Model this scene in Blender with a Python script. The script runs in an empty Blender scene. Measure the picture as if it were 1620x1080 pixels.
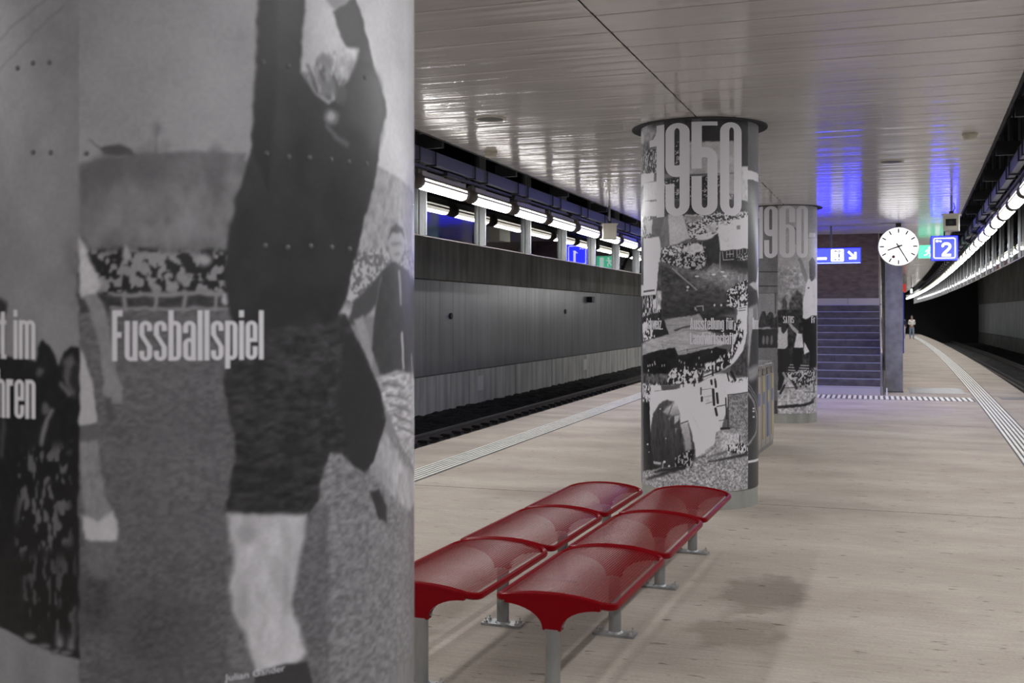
import bpy, bmesh, math, random
import numpy as np
from mathutils import Vector, Matrix

# ------------------------------------------------------------------ camera, world, exposure
sc = bpy.context.scene
COL = sc.collection
random.seed(7)
cam_d = bpy.data.cameras.new('camera')
cam = bpy.data.objects.new('camera', cam_d)
COL.objects.link(cam)
cam.location = (0.0, 0.0, 1.8)
cam.rotation_euler = (math.pi / 2, 0.0, math.atan(567 / 1680))
cam_d.sensor_width = 36.0
cam_d.lens = 36.0 * 1680 / 1620
cam_d.shift_y = -43 / 1620
cam_d.clip_end = 400
cam_d.dof.use_dof = True
cam_d.dof.focus_distance = 8.2
cam_d.dof.aperture_fstop = 4.5
sc.camera = cam
world = bpy.data.worlds.new('world')
sc.world = world
world.use_nodes = True
world.node_tree.nodes['Background'].inputs[0].default_value = (0.55, 0.6, 0.75, 1)
world.node_tree.nodes['Background'].inputs[1].default_value = 0.04
sc.view_settings.view_transform = 'Standard'
sc.view_settings.look = 'None'
sc.view_settings.exposure = 0.0
sc.view_settings.gamma = 1.0
sc.view_settings.use_curve_mapping = False
LAMP_POWER = 62.0        # radiance of the downward lens of the fluorescent tubes
LAMP_SIDE = 3.6          # radiance of the prismatic sides of their covers
BLUE_POWER = 17.0         # lit blue signs

# ------------------------------------------------------------------ materials
def mat(name, color, rough=0.6, metal=0.0, spec=0.5, emit=None, power=0.0):
    m = bpy.data.materials.new(name)
    m.use_nodes = True
    b = m.node_tree.nodes['Principled BSDF']
    b.inputs['Base Color'].default_value = (*color, 1)
    b.inputs['Roughness'].default_value = rough
    b.inputs['Metallic'].default_value = metal
    b.inputs['Specular IOR Level'].default_value = spec
    if emit:
        b.inputs['Emission Color'].default_value = (*emit, 1)
        b.inputs['Emission Strength'].default_value = power
    return m

def nodes(m):
    nt = m.node_tree
    return nt, nt.nodes['Principled BSDF']

def noise_mix(m, c0, c1, scale, stretch=(1, 1, 1), detail=6, lo=0.35, hi=0.65, bump=0.0, mul=None):
    """world-space noise between two colours, optionally over the present colour"""
    nt, b = nodes(m)
    geo = nt.nodes.new('ShaderNodeNewGeometry')
    mp = nt.nodes.new('ShaderNodeMapping')
    mp.inputs['Scale'].default_value = stretch
    nz = nt.nodes.new('ShaderNodeTexNoise')
    nz.inputs['Scale'].default_value = scale
    nz.inputs['Detail'].default_value = detail
    cr = nt.nodes.new('ShaderNodeValToRGB')
    cr.color_ramp.elements[0].position = lo
    cr.color_ramp.elements[1].position = hi
    cr.color_ramp.elements[0].color = (*c0, 1)
    cr.color_ramp.elements[1].color = (*c1, 1)
    nt.links.new(geo.outputs['Position'], mp.inputs['Vector'])
    nt.links.new(mp.outputs['Vector'], nz.inputs['Vector'])
    nt.links.new(nz.outputs['Fac'], cr.inputs['Fac'])
    out = cr.outputs['Color']
    if b.inputs['Base Color'].is_linked:
        prev = b.inputs['Base Color'].links[0].from_socket
        mx = nt.nodes.new('ShaderNodeMix')
        mx.data_type = 'RGBA'
        mx.blend_type = 'MULTIPLY'
        mx.inputs['Factor'].default_value = 1.0 if mul is None else mul
        nt.links.new(prev, mx.inputs[6])
        nt.links.new(out, mx.inputs[7])
        out = mx.outputs[2]
    nt.links.new(out, b.inputs['Base Color'])
    if bump:
        bp = nt.nodes.new('ShaderNodeBump')
        bp.inputs['Strength'].default_value = bump
        bp.inputs['Distance'].default_value = 0.01
        nt.links.new(nz.outputs['Fac'], bp.inputs['Height'])
        nt.links.new(bp.outputs['Normal'], b.inputs['Normal'])
    return m

M = {}
# platform concrete, brushed across the platform
m = M['floor'] = mat('brushed_concrete', (0.4, 0.37, 0.33), 0.6, spec=0.0)
noise_mix(m, (0.40, 0.352, 0.303), (0.49, 0.438, 0.382), 0.9, (0.6, 1.6, 1), 5)
noise_mix(m, (0.87, 0.87, 0.87), (1, 1, 1), 60, (0.07, 1, 1), 4, 0.38, 0.62)
noise_mix(m, (0.86, 0.86, 0.86), (1, 1, 1), 130, (0.4, 1, 1), 2, 0.35, 0.6)
noise_mix(m, (0.5, 0.48, 0.46), (1, 1, 1), 16.0, (0.42, 1.2, 1), 3, 0.28, 0.35)
noise_mix(m, (0.90, 0.89, 0.90), (1, 1, 1), 0.8, (1, 1, 1), 3, 0.36, 0.5)
def dirt(m, spots):
    """trodden dirt on the floor around given places"""
    nt, b = nodes(m)
    geo = nt.nodes.new('ShaderNodeNewGeometry')
    nz = nt.nodes.new('ShaderNodeTexNoise'); nz.inputs['Scale'].default_value = 5; nz.inputs['Detail'].default_value = 6
    nt.links.new(geo.outputs['Position'], nz.inputs['Vector'])
    for (x, y, rx, ry, amt) in spots:
        mp = nt.nodes.new('ShaderNodeMapping'); mp.vector_type = 'POINT'
        mp.inputs['Location'].default_value = (-x / rx, -y / ry, 0)
        mp.inputs['Scale'].default_value = (1 / rx, 1 / ry, 0)
        nt.links.new(geo.outputs['Position'], mp.inputs['Vector'])
        ln = nt.nodes.new('ShaderNodeVectorMath'); ln.operation = 'LENGTH'
        nt.links.new(mp.outputs['Vector'], ln.inputs[0])
        ad = nt.nodes.new('ShaderNodeMath'); ad.operation = 'MULTIPLY_ADD'
        nt.links.new(nz.outputs['Fac'], ad.inputs[0]); ad.inputs[1].default_value = -1.7
        nt.links.new(ln.outputs['Value'], ad.inputs[2])
        cr = nt.nodes.new('ShaderNodeValToRGB')
        cr.color_ramp.elements[0].position = 0.0; cr.color_ramp.elements[1].position = 0.42
        cr.color_ramp.elements[0].color = (amt, amt * .98, amt * .97, 1); cr.color_ramp.elements[1].color = (1, 1, 1, 1)
        nt.links.new(ad.outputs[0], cr.inputs['Fac'])
        mx = nt.nodes.new('ShaderNodeMix'); mx.data_type = 'RGBA'; mx.blend_type = 'MULTIPLY'
        mx.inputs['Factor'].default_value = 1
        nt.links.new(b.inputs['Base Color'].links[0].from_socket, mx.inputs[6])
        nt.links.new(cr.outputs['Color'], mx.inputs[7])
        nt.links.new(mx.outputs[2], b.inputs['Base Color'])
dirt(m, [(-0.66, 7.0, .26, .42, .72), (-0.74, 6.1, .22, .3, .78), (-2.6, 6.0, .25, 1.0, .8)])
M['groove'] = mat('dark_joint', (0.06, 0.055, 0.05), 0.9)
M['paint'] = noise_mix(mat('white_ground_paint', (0.7, 0.68, 0.62), 0.6), (0.55, 0.53, 0.48), (0.72, 0.70, 0.64), 6, lo=.3, hi=.6)
M['band'] = mat('dark_tactile_base', (0.075, 0.072, 0.07), 0.8)
# satin ceiling panels
m = M['ceiling'] = mat('satin_ceiling_metal', (0.5, 0.5, 0.5), 0.15, 0.0, 0.52)
noise_mix(m, (0.52, 0.505, 0.49), (0.57, 0.555, 0.54), 1.3, (1, 1, 1), 3)
nt, b = nodes(m)
b.inputs['Coat Weight'].default_value = 0.0
nz = nt.nodes.new('ShaderNodeTexNoise'); nz.inputs['Scale'].default_value = 2.2; nz.inputs['Detail'].default_value = 1
geo = nt.nodes.new('ShaderNodeNewGeometry'); mp = nt.nodes.new('ShaderNodeMapping'); mp.inputs['Scale'].default_value = (.10, 4.0, 1)
bp = nt.nodes.new('ShaderNodeBump'); bp.inputs['Strength'].default_value = 0.6; bp.inputs['Distance'].default_value = 0.010
nt.links.new(geo.outputs['Position'], mp.inputs['Vector']); nt.links.new(mp.outputs['Vector'], nz.inputs['Vector'])
nt.links.new(nz.outputs['Fac'], bp.inputs['Height']); nt.links.new(bp.outputs['Normal'], b.inputs['Normal'])
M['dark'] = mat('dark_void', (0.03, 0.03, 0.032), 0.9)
m = M['concrete'] = mat('stained_concrete', (0.2, 0.2, 0.19), 0.75)
noise_mix(m, (0.215, 0.205, 0.19), (0.31, 0.30, 0.28), 0.8, (1, 1, 1), 6)
noise_mix(m, (0.62, 0.62, 0.62), (1, 1, 1), 3.5, (1, 1, .07), 4, .34, .6)
m = M['wall_panel'] = mat('grey_wall_panel', (0.3, 0.3, 0.31), 0.28, 0.0, 0.6)
noise_mix(m, (0.27, 0.27, 0.28), (0.35, 0.35, 0.36), 1.1, (1, 1, .4), 5)
noise_mix(m, (0.8, 0.8, 0.8), (1, 1, 1), 4.0, (1, 1, .05), 4, .36, .6)
m = M['low_wall'] = mat('pale_concrete', (0.3, 0.29, 0.27), 0.8)
noise_mix(m, (0.60, 0.585, 0.55), (0.74, 0.725, 0.68), 1.4, (1, 1, .6), 6)
noise_mix(m, (0.68, 0.68, 0.68), (1, 1, 1), 3.0, (1, 1, .1), 4, .36, .58)
m = M['dim_panel'] = mat('dim_concrete_panel', (0.16, 0.155, 0.15), 0.6)
noise_mix(m, (0.46, 0.455, 0.46), (0.60, 0.595, 0.60), 1.2, (1, 1, .3), 5)
M['pier'] = noise_mix(mat('pier_concrete', (0.24, 0.24, 0.23), 0.7), (0.17, 0.17, 0.165), (0.29, 0.29, 0.28), 5, lo=.3, hi=.7)
M['base'] = noise_mix(mat('column_concrete', (0.36, 0.36, 0.33), 0.6), (0.27, 0.275, 0.25), (0.42, 0.42, 0.39), 6, (1, 1, .3), lo=.3, hi=.7)
M['ballast'] = noise_mix(mat('ballast_stone', (0.05, 0.05, 0.05), 0.95), (0.018, 0.017, 0.016), (0.07, 0.066, 0.062), 14, lo=.3, hi=.7, bump=.6)
M['sleeper'] = mat('dark_sleeper', (0.045, 0.042, 0.04), 0.9)
M['rail'] = mat('rail_steel', (0.16, 0.14, 0.13), 0.45, 0.6)
M['railtop'] = mat('worn_rail_head', (0.45, 0.44, 0.43), 0.3, 0.9)
M['tray'] = mat('blue_grey_cable_duct', (0.075, 0.08, 0.13), 0.45, 0.1)
M['black'] = mat('black_metal', (0.015, 0.015, 0.017), 0.5)
M['slim_post'] = mat('grey_screen_post', (0.22, 0.225, 0.23), 0.5, 0.2)
M['steel'] = mat('brushed_steel', (0.55, 0.55, 0.54), 0.32, 0.75)
M['post'] = noise_mix(mat('galvanised_post', (0.30, 0.31, 0.31), 0.4, 0.35), (0.22, 0.225, 0.225), (0.33, 0.335, 0.335), 9, (1, 1, .3), lo=.35, hi=.6)
M['lamp_metal'] = mat('lamp_housing_grey', (0.33, 0.31, 0.28), 0.45, 0.3)
M['lamp_cap'] = mat('lamp_end_cap', (0.12, 0.1, 0.085), 0.5)
M['lamp_glow'] = mat('fluorescent_diffuser', (0.9, 0.9, 0.85), 0.4, emit=(0.98, 0.98, 1.0), power=LAMP_POWER)
M['lamp_side'] = mat('fluorescent_side_cover', (0.9, 0.9, 0.85), 0.4, emit=(1.0, 0.95, 0.82), power=LAMP_SIDE)
m = M['red'] = mat('red_enamel', (0.185, 0.001, 0.004), 0.3, 0.0, 0.1)
M['white'] = mat('white_enamel', (0.8, 0.8, 0.78), 0.35)
M['print_white'] = mat('printed_white', (0.76, 0.75, 0.80), 0.38, spec=.3)
M['stone'] = noise_mix(mat('dark_stair_stone', (0.1, 0.09, 0.095), 0.55), (0.06, 0.054, 0.058), (0.125, 0.112, 0.118), 5, (1, 1, 2), lo=.3, hi=.7)
M['stone_light'] = mat('pale_stair_riser', (0.52, 0.49, 0.50), 0.5)
M['nosing'] = mat('pale_blue_nosing', (0.38, 0.40, 0.55), 0.3, 0.3)
M['blue_glow'] = mat('lit_blue_sign', (0.01, 0.012, 0.4), 0.3, emit=(0.007, 0.009, 1.0), power=BLUE_POWER)
M['blue_fill'] = mat('added_blue_fill', (0.01, 0.012, 0.4), 0.3, emit=(0.03, 0.04, 1.0), power=60)  # added glow under the lift sign, to tint the floor by the stairs
M['blue_paint'] = mat('blue_sign_case', (0.015, 0.03, 0.3), 0.4)
M['white_glow'] = mat('lit_white_symbol', (0.9, 0.9, 0.9), 0.4, emit=(1, 1, 1), power=2.0)
M['clock_glow'] = mat('lit_clock_face', (0.9, 0.9, 0.9), 0.4, emit=(1.0, 0.98, 0.97), power=1.25)
M['green_glow'] = mat('lit_green_sign', (0.1, 0.6, 0.35), 0.4, emit=(0.12, 0.75, 0.42), power=1.5)
M['green_white'] = mat('lit_exit_symbol', (0.9, 1, 0.95), 0.4, emit=(0.75, 1, 0.88), power=1.4)
M['shaft_glow'] = mat('stair_shaft_lamp', (0.9, 0.9, 0.9), 0.4, emit=(1.0, 0.70, 0.72), power=24)
M['beige'] = mat('beige_plastic', (0.52, 0.49, 0.41), 0.45)
M['lens'] = mat('camera_window', (0.02, 0.02, 0.02), 0.1)
M['hand_dark'] = mat('dark_clock_hand', (0.02, 0.018, 0.02), 0.5)
M['hand_red'] = mat('dark_red_second_hand', (0.12, 0.015, 0.012), 0.5)
M['grille'] = mat('speaker_grille', (0.09, 0.088, 0.085), 0.6)
M['yellow'] = mat('yellow_sticker', (0.40, 0.36, 0.20), 0.4)
M['rivet'] = mat('printed_rivet', (0.13, 0.13, 0.135), 0.3)
M['bin_blue'] = mat('blue_sticker', (0.14, 0.18, 0.32), 0.4)
M['bin_grey'] = mat('bin_sheet_metal', (0.42, 0.40, 0.38), 0.3, 0.5)
M['pink'] = mat('pale_red_sticker', (0.45, 0.36, 0.33), 0.4)
M['stele_red'] = mat('red_panel', (0.5, 0.03, 0.02), 0.4, emit=(0.8, 0.05, 0.03), power=.35)
M['skin'] = mat('skin', (0.45, 0.28, 0.2), 0.6)
M['hair'] = mat('dark_hair', (0.02, 0.013, 0.01), 0.6)
M['coat_white'] = mat('off_white_jacket', (0.72, 0.69, 0.64), 0.8)
M['denim'] = mat('pale_denim', (0.28, 0.34, 0.45), 0.8)
M['coat_dark'] = mat('dark_jacket', (0.03, 0.03, 0.045), 0.8)
M['pale_cloth'] = mat('pale_trousers', (0.5, 0.46, 0.44), 0.8)
M['shoe'] = mat('dark_shoe', (0.05, 0.045, 0.045), 0.6)
M['hatch'] = noise_mix(mat('metal_hatch_cover', (0.17, 0.165, 0.155), 0.55), (0.14, 0.135, 0.128), (0.2, 0.195, 0.185), 6)
# clear glass of the hanging screens: mirror by Fresnel over transparency
m = M['glass'] = bpy.data.materials.new('screen_glass')
m.use_nodes = True
nt = m.node_tree
nt.nodes.remove(nt.nodes['Principled BSDF'])
tr = nt.nodes.new('ShaderNodeBsdfTransparent'); tr.inputs[0].default_value = (0.86, 0.89, 0.9, 1)
gl = nt.nodes.new('ShaderNodeBsdfGlossy'); gl.inputs['Roughness'].default_value = 0.01
fr = nt.nodes.new('ShaderNodeFresnel'); fr.inputs['IOR'].default_value = 1.75
mx = nt.nodes.new('ShaderNodeMixShader')
nt.links.new(fr.outputs[0], mx.inputs[0]); nt.links.new(tr.outputs[0], mx.inputs[1]); nt.links.new(gl.outputs[0], mx.inputs[2])
nt.links.new(mx.outputs[0], nt.nodes['Material Output'].inputs['Surface'])
# printed sheets: the print is stored per point of the sheet
m = M['print'] = mat('printed_sheet', (0.5, 0.5, 0.5), 0.34, spec=0.3)
nt, b = nodes(m)
at = nt.nodes.new('ShaderNodeAttribute'); at.attribute_name = 'print'
nt.links.new(at.outputs['Color'], b.inputs['Base Color'])

# ------------------------------------------------------------------ helpers
class MB:
    def __init__(self):
        self.v, self.f = [], []
    def add(self, vs, fs):
        n = len(self.v)
        self.v += [tuple(p) for p in vs]
        self.f += [tuple(i + n for i in q) for q in fs]
        return self
    def box(self, x0, x1, y0, y1, z0, z1):
        vs = [(x, y, z) for z in (z0, z1) for y in (y0, y1) for x in (x0, x1)]
        return self.add(vs, [(0, 2, 3, 1), (4, 5, 7, 6), (0, 1, 5, 4), (2, 6, 7, 3), (0, 4, 6, 2), (1, 3, 7, 5)])
    def tube(self, path, r, n=10, caps=True):
        path = [Vector(p) for p in path]
        rings = []
        for i, p in enumerate(path):
            d = (path[min(i + 1, len(path) - 1)] - path[max(i - 1, 0)]).normalized()
            a = d.cross(Vector((0, 0, 1)))
            if a.length < 1e-3: a = d.cross(Vector((1, 0, 0)))
            a.normalize(); b = a.cross(d)
            rr = r[i] if isinstance(r, (list, tuple)) else r
            rings.append([p + rr * (math.cos(2 * math.pi * k / n) * a + math.sin(2 * math.pi * k / n) * b) for k in range(n)])
        vs = [q for g in rings for q in g]; fs = []
        for i in range(len(path) - 1):
            for k in range(n):
                fs.append((i * n + k, (i + 1) * n + k, (i + 1) * n + (k + 1) % n, i * n + (k + 1) % n))
        if caps:
            fs.append(tuple(range(n))); fs.append(tuple(reversed(range((len(path) - 1) * n, len(path) * n))))
        return self.add(vs, fs)
    def lathe(self, prof, cx=0, cy=0, n=32):
        """profile of (radius, z), turned about a vertical axis"""
        vs = [(cx + r * math.cos(2 * math.pi * k / n), cy + r * math.sin(2 * math.pi * k / n), z) for r, z in prof for k in range(n)]
        fs = []
        for i in range(len(prof) - 1):
            for k in range(n):
                fs.append((i * n + k, i * n + (k + 1) % n, (i + 1) * n + (k + 1) % n, (i + 1) * n + k))
        return self.add(vs, fs)
    def prism_y(self, pts, y0, y1):
        """outline in x, z, extruded along y"""
        n = len(pts)
        vs = [(x, y0, z) for x, z in pts] + [(x, y1, z) for x, z in pts]
        fs = [tuple(range(n)), tuple(reversed(range(n, 2 * n)))] + [(i, (i + n), (i + 1) % n + n, (i + 1) % n) for i in range(n)]
        return self.add(vs, fs)
    def mesh(self, name, m, smooth=False):
        me = bpy.data.meshes.new(name)
        me.from_pydata(self.v, [], self.f)
        if m: me.materials.append(M[m])
        bm = bmesh.new(); bm.from_mesh(me)
        bmesh.ops.recalc_face_normals(bm, faces=bm.faces)
        bm.to_mesh(me); bm.free()
        if smooth:
            me.polygons.foreach_set('use_smooth', [True] * len(me.polygons))
            me.set_sharp_from_angle(angle=math.radians(40))
        return me
    def build(self, name, m, parent=None, smooth=False):
        return link(name, self.mesh(name, m, smooth), parent)

def link(name, me, parent=None, loc=None):
    o = bpy.data.objects.new(name, me)
    COL.objects.link(o)
    if parent: o.parent = parent
    if loc: o.location = loc
    return o
def tag(o, label=None, cat=None, group=None, kind=None):
    if label: o['label'] = label
    if cat: o['category'] = cat
    if group: o['group'] = group
    if kind: o['kind'] = kind
    return o
def thing(name, label, cat, loc=(0, 0, 0), rz=0, group=None):
    o = bpy.data.objects.new(name, None)
    COL.objects.link(o)
    o.empty_display_size = .1
    o.location = loc; o.rotation_euler = (0, 0, rz)
    return tag(o, label, cat, group)
def setting(name, label=None):
    o = bpy.data.objects.new(name, None)
    COL.objects.link(o)
    return tag(o, label, None, None, 'structure')
ORD = ['nearest', 'second', 'third', 'fourth', 'fifth', 'sixth', 'seventh', 'eighth', 'ninth', 'tenth', 'eleventh', 'twelfth']

# ------------------------------------------------------------------ the plan of the station
XL = -5.77                                   # left platform edge
def XR(y): return 2.28 + .0457 * y - .00026 * y * y     # right platform edge, a slow curve
CEIL = 3.6
COLUMNS = [(-1.61, 2.25), (-1.575, 10.35), (-1.41, 18.6)]
RAD = 0.56
Y0, Y1 = -9.0, 108.0
SX0, SX1, SY = -2.76, 0.26, 25.0             # staircase

# ------------------------------------------------------------------ floor
floor = setting('floor', 'beige brushed concrete island platform')
ys = [Y0, 2.1, 10.3, 18.5, 26.7, 34.9, 43.1, 51.3, 59.5, 67.7, 75.9, Y1]
for a, b_ in zip(ys[:-1], ys[1:]):
    a += .011; b_ -= .011
    n = max(2, int((b_ - a) / 1.5))
    yy = [a + (b_ - a) * i / n for i in range(n + 1)]
    mb = MB()
    vs = []
    for y in yy: vs += [(XL, y, 0), (XR(y), y, 0), (XL, y, -.12), (XR(y), y, -.12)]
    fs = []
    for i in range(n):
        k = 4 * i
        fs += [(k, k + 1, k + 5, k + 4), (k + 2, k + 6, k + 7, k + 3), (k, k + 4, k + 6, k + 2), (k + 1, k + 3, k + 7, k + 5)]
    fs += [(0, 2, 3, 1), (4 * n, 4 * n + 1, 4 * n + 3, 4 * n + 2)]
    mb.add(vs, fs).build('floor_slab', 'floor', floor)
def strip(f0, f1, ya, yb, z0, z1, step=2.0):
    n = max(1, int((yb - ya) / step)); mb = MB(); vs = []; fs = []
    for i in range(n + 1):
        y = ya + (yb - ya) * i / n
        vs += [(f0(y), y, z0), (f1(y), y, z0), (f1(y), y, z1), (f0(y), y, z1)]
    for i in range(n):
        k = 4 * i
        for j in range(4): fs.append((k + j, k + (j + 1) % 4, k + 4 + (j + 1) % 4, k + 4 + j))
    fs += [(0, 1, 2, 3), (4 * n + 3, 4 * n + 2, 4 * n + 1, 4 * n)]
    return mb.add(vs, fs)
strip(lambda y: XL + .08, lambda y: XR(y) - .08, Y0, Y1, -.9, -.121, 4).build('platform_core', 'groove', floor)

# tactile guide strips: pale ridges on a dark bed
for side in ('left', 'right'):
    f = (lambda y: XL + .75) if side == 'left' else (lambda y: XR(y) - 1.14)
    t = setting('trim_1' if side == 'left' else 'trim_2', 'white ridged tactile guide strip along the %s platform edge' % side)
    strip(lambda y: f(y), lambda y: f(y) + .39, Y0, 100, .0005, .003).build('guide_strip_bed', 'band', t)
    for k in range(6):
        strip(lambda y: f(y) + .022 + k * .061, lambda y: f(y) + .022 + k * .061 + .033, Y0, 100, .003, .008).build('tactile_ridge', 'paint', t)
t = setting('trim_3', 'row of short white tactile bars across the foot of the stairs')
MB().box(-4.6, XR(24) - 1.16, 23.75, 24.75, .0005, .002).build('warning_field_bed', 'band', t)
me = MB().box(-.03, .03, -.48, .48, .002, .007).mesh('tactile_bar', 'paint')
x = -4.5
while x < XR(24) - 1.2:
    link('tactile_bar', me, t, (x, 24.25, 0)); x += .11
# hatch covers let into the platform
h = MB(); h.box(.86, 2.05, 25.9, 27.9, .0005, .006)
tag(h.build('floor_hatch', 'hatch'), 'grey metal hatch cover in the platform floor beside the concrete pier', 'hatch')
h = MB(); h.box(XR(25) - .62, XR(25) - .1, 24.6, 25.3, .0005, .006)
tag(h.build('floor_hatch', 'hatch'), 'small dark hatch cover between the right guide strip and platform edge', 'hatch')

# ------------------------------------------------------------------ tracks
def bed(f0, f1, ya, yb, seed):
    rnd = random.Random(seed); mb = MB(); ny = int((yb - ya) / .16); nx = 30; vs = []; fs = []
    for j in range(ny + 1):
        y = ya + (yb - ya) * j / ny
        for i in range(nx + 1):
            x = f0(y) + (f1(y) - f0(y)) * i / nx
            vs.append((x + rnd.uniform(-.05, .05) * (0 < i < nx), y + rnd.uniform(-.05, .05), -.80 + rnd.uniform(-.035, .035)))
    for j in range(ny):
        for i in range(nx):
            k = j * (nx + 1) + i; fs.append((k, k + 1, k + nx + 2, k + nx + 1))
    return mb.add(vs, fs)
def track(f_near, sgn, ya, yb, label):
    t = thing('railway_track', label, 'track')
    for off in (1.25, 2.75):
        f = lambda y: f_near(y) + sgn * off
        mb = strip(lambda y: f(y) - .065, lambda y: f(y) + .065, Y0, yb, -.765, -.74)
        w = strip(lambda y: f(y) - .012, lambda y: f(y) + .012, Y0, yb, -.74, -.64); mb.add(w.v, w.f)
        r = mb.build('rail', 'rail', t)
        strip(lambda y: f(y) - .035, lambda y: f(y) + .035, Y0, yb, -.64, -.6).build('rail_head', 'railtop', r)
    me = MB().box(-1.25, 1.25, -.12, .12, -.84, -.766).mesh('sleeper', 'sleeper')
    y = ya
    while y < min(yb, ya + 48):
        link('sleeper', me, t, (f_near(y) + sgn * 2.0, y, 0)); y += .6
    me = MB().box(-.1, .1, -.05, .05, -.765, -.70).mesh('rail_clip', 'black')
    y = ya
    while y < ya + 30:
        for off in (2.63, 2.87): link('rail_clip', me, t, (f_near(y) + sgn * off, y, 0))
        y += .6
track(lambda y: XL, -1, 8.0, 90, 'railway track in the pit beside the left platform edge')
track(XR, 1, 14.0, 105, 'railway track in the pit beside the right platform edge')
tag(bed(lambda y: XL - 5.185, lambda y: XL + .1, -4, 60, 1).build('ballast_stones', 'ballast'), 'dark ballast stones under the left track', 'ballast', None, 'stuff')
tag(bed(lambda y: XR(y) - .1, lambda y: XR(y) + 5.185, 0, 104, 2).build('ballast_stones', 'ballast'), 'dark ballast stones under the right track', 'ballast', None, 'stuff')

# ------------------------------------------------------------------ tunnel walls
def tunnel_wall(name, f, sgn, yb, low, mid, up, panel_from, panel_n, label):
    w = setting(name, label)
    strip(lambda y: f(y), lambda y: f(y) + sgn * .4, Y0, yb, -.95, .17).build('concrete_plinth', low, w)
    strip(lambda y: f(y) + sgn * .12, lambda y: f(y) + sgn * .4, Y0, yb, .17, 2.72).build('wall_backing', 'dark', w)
    strip(lambda y: f(y) - sgn * .03, lambda y: f(y) + sgn * .4, Y0, yb, 2.72, 5.7).build('upper_concrete', up, w)
    y = panel_from
    for k in range(panel_n):
        a, b_ = y + .006, y + .944
        mb = strip(lambda q: f(q) + sgn * .015, lambda q: f(q) + sgn * .075, a, b_, .195, 2.70, 1)
        mb.build('wall_panel', mid, w)
        y += .95
    strip(lambda q: f(q) + sgn * .015, lambda q: f(q) + sgn * .075, y, yb, .195, 2.70).build('far_panelling', mid, w)
    strip(lambda q: f(q) + sgn * .015, lambda q: f(q) + sgn * .075, Y0, panel_from, .195, 2.70).build('near_panelling', mid, w)
    y = panel_from
    while y < panel_from + panel_n * .95:      # shuttering joints of the plinth
        strip(lambda q: f(q) - sgn * .004, lambda q: f(q) + sgn * .01, y, y + .02, -.8, .165, 1).build('plinth_joint', 'groove', w); y += 4.2
    return w
WL = XL - 5.19
wl = tunnel_wall('wall_left', lambda y: WL, -1, 70, 'low_wall', 'wall_panel', 'concrete', 16.0, 44, 'concrete tunnel wall with pale panels beyond the left track')
wr = tunnel_wall('wall_right', lambda y: XR(y) + 5.19, 1, 106, 'concrete', 'dim_panel', 'concrete', 24.0, 60, 'dim concrete tunnel wall beyond the right track')
for yy in (29.3, 41.5):
    MB().box(WL - .002, WL + .006, yy, yy + .5, -.45, -.02).build('pale_patch', 'white', wl)
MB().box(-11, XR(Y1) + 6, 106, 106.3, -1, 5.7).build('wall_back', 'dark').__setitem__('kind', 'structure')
MB().box(-11.4, -2.9, 70, 70.3, -1, 5.7).build('wall_front', 'dark').__setitem__('kind', 'structure')
# roof above the tracks
r = setting('ceiling', 'high dark roof above the tracks')
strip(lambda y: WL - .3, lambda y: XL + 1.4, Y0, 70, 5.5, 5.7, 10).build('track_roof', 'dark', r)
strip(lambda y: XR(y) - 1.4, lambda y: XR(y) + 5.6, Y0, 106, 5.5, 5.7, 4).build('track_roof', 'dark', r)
b1 = MB().box(WL + .0, WL + .22, 42.0, 42.45, 2.28, 2.52)
o = thing('wall_box', 'small dark box fixed high on the left tunnel wall', 'box', (0, 0, 0))
b1.build('case', 'black', o); MB().box(WL + .22, WL + .225, 42.05, 42.4, 2.33, 2.48).build('cover', 'tray', o)
for yy, zz in ((27.2, 1.75), (38.8, 1.9), (53.0, 2.0)):
    k = MB().tube([(WL - .016, yy, zz), (WL + .03, yy, zz)], .09, 10)
    k.build('anchor_plate', 'black', wl)

# ------------------------------------------------------------------ platform ceiling of long cross panels
XCL = XL + 1.58
def XCR(y): return XR(y) - 1.58
def XCM(y): return (XL + XR(y)) / 2 + .03
cl = setting('ceiling', 'satin grey metal panel ceiling above the platform')
PITCH = .40
def panel(xa0, xb0, xa1, xb1, y0, y1, name='ceiling_panel'):
    g = .006; a, b_ = y0 + g, y1 - g
    prof = [(a, .022), (a, .003), (a + .010, 0.0), ((a + b_) / 2, -.0012), (b_ - .010, 0.0), (b_, .003), (b_, .022)]
    vs = []
    for (y, dz) in prof:
        k = (y - y0) / (y1 - y0)
        vs += [(xa0 + (xa1 - xa0) * k, y, CEIL + dz), (xb0 + (xb1 - xb0) * k, y, CEIL + dz)]
    fs = [(2 * i, 2 * i + 2, 2 * i + 3, 2 * i + 1) for i in range(len(prof) - 1)]
    return MB().add(vs, fs).build(name, 'ceiling', cl)
y = 6.235 - PITCH * 22
SOPEN = (SX0 - .12, SX1 + .12, SY + .05, 36.0)
while y < 50:
    y1 = y + PITCH
    if y1 < SOPEN[2] or y > SOPEN[3]:
        panel(XCL, XCM(y) - .006, XCL, XCM(y1) - .006, y, y1)
        panel(XCM(y) + .006, XCR(y), XCM(y1) + .006, XCR(y1), y, y1)
    else:
        panel(XCL, SOPEN[0], XCL, SOPEN[0], y, y1)
        panel(SOPEN[1], XCR(y), SOPEN[1], XCR(y1), y, y1)
    y = y1
strip(lambda q: XCL, XCR, y, 106, CEIL, CEIL + .03, 2).build('far_ceiling', 'ceiling', cl)
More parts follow.
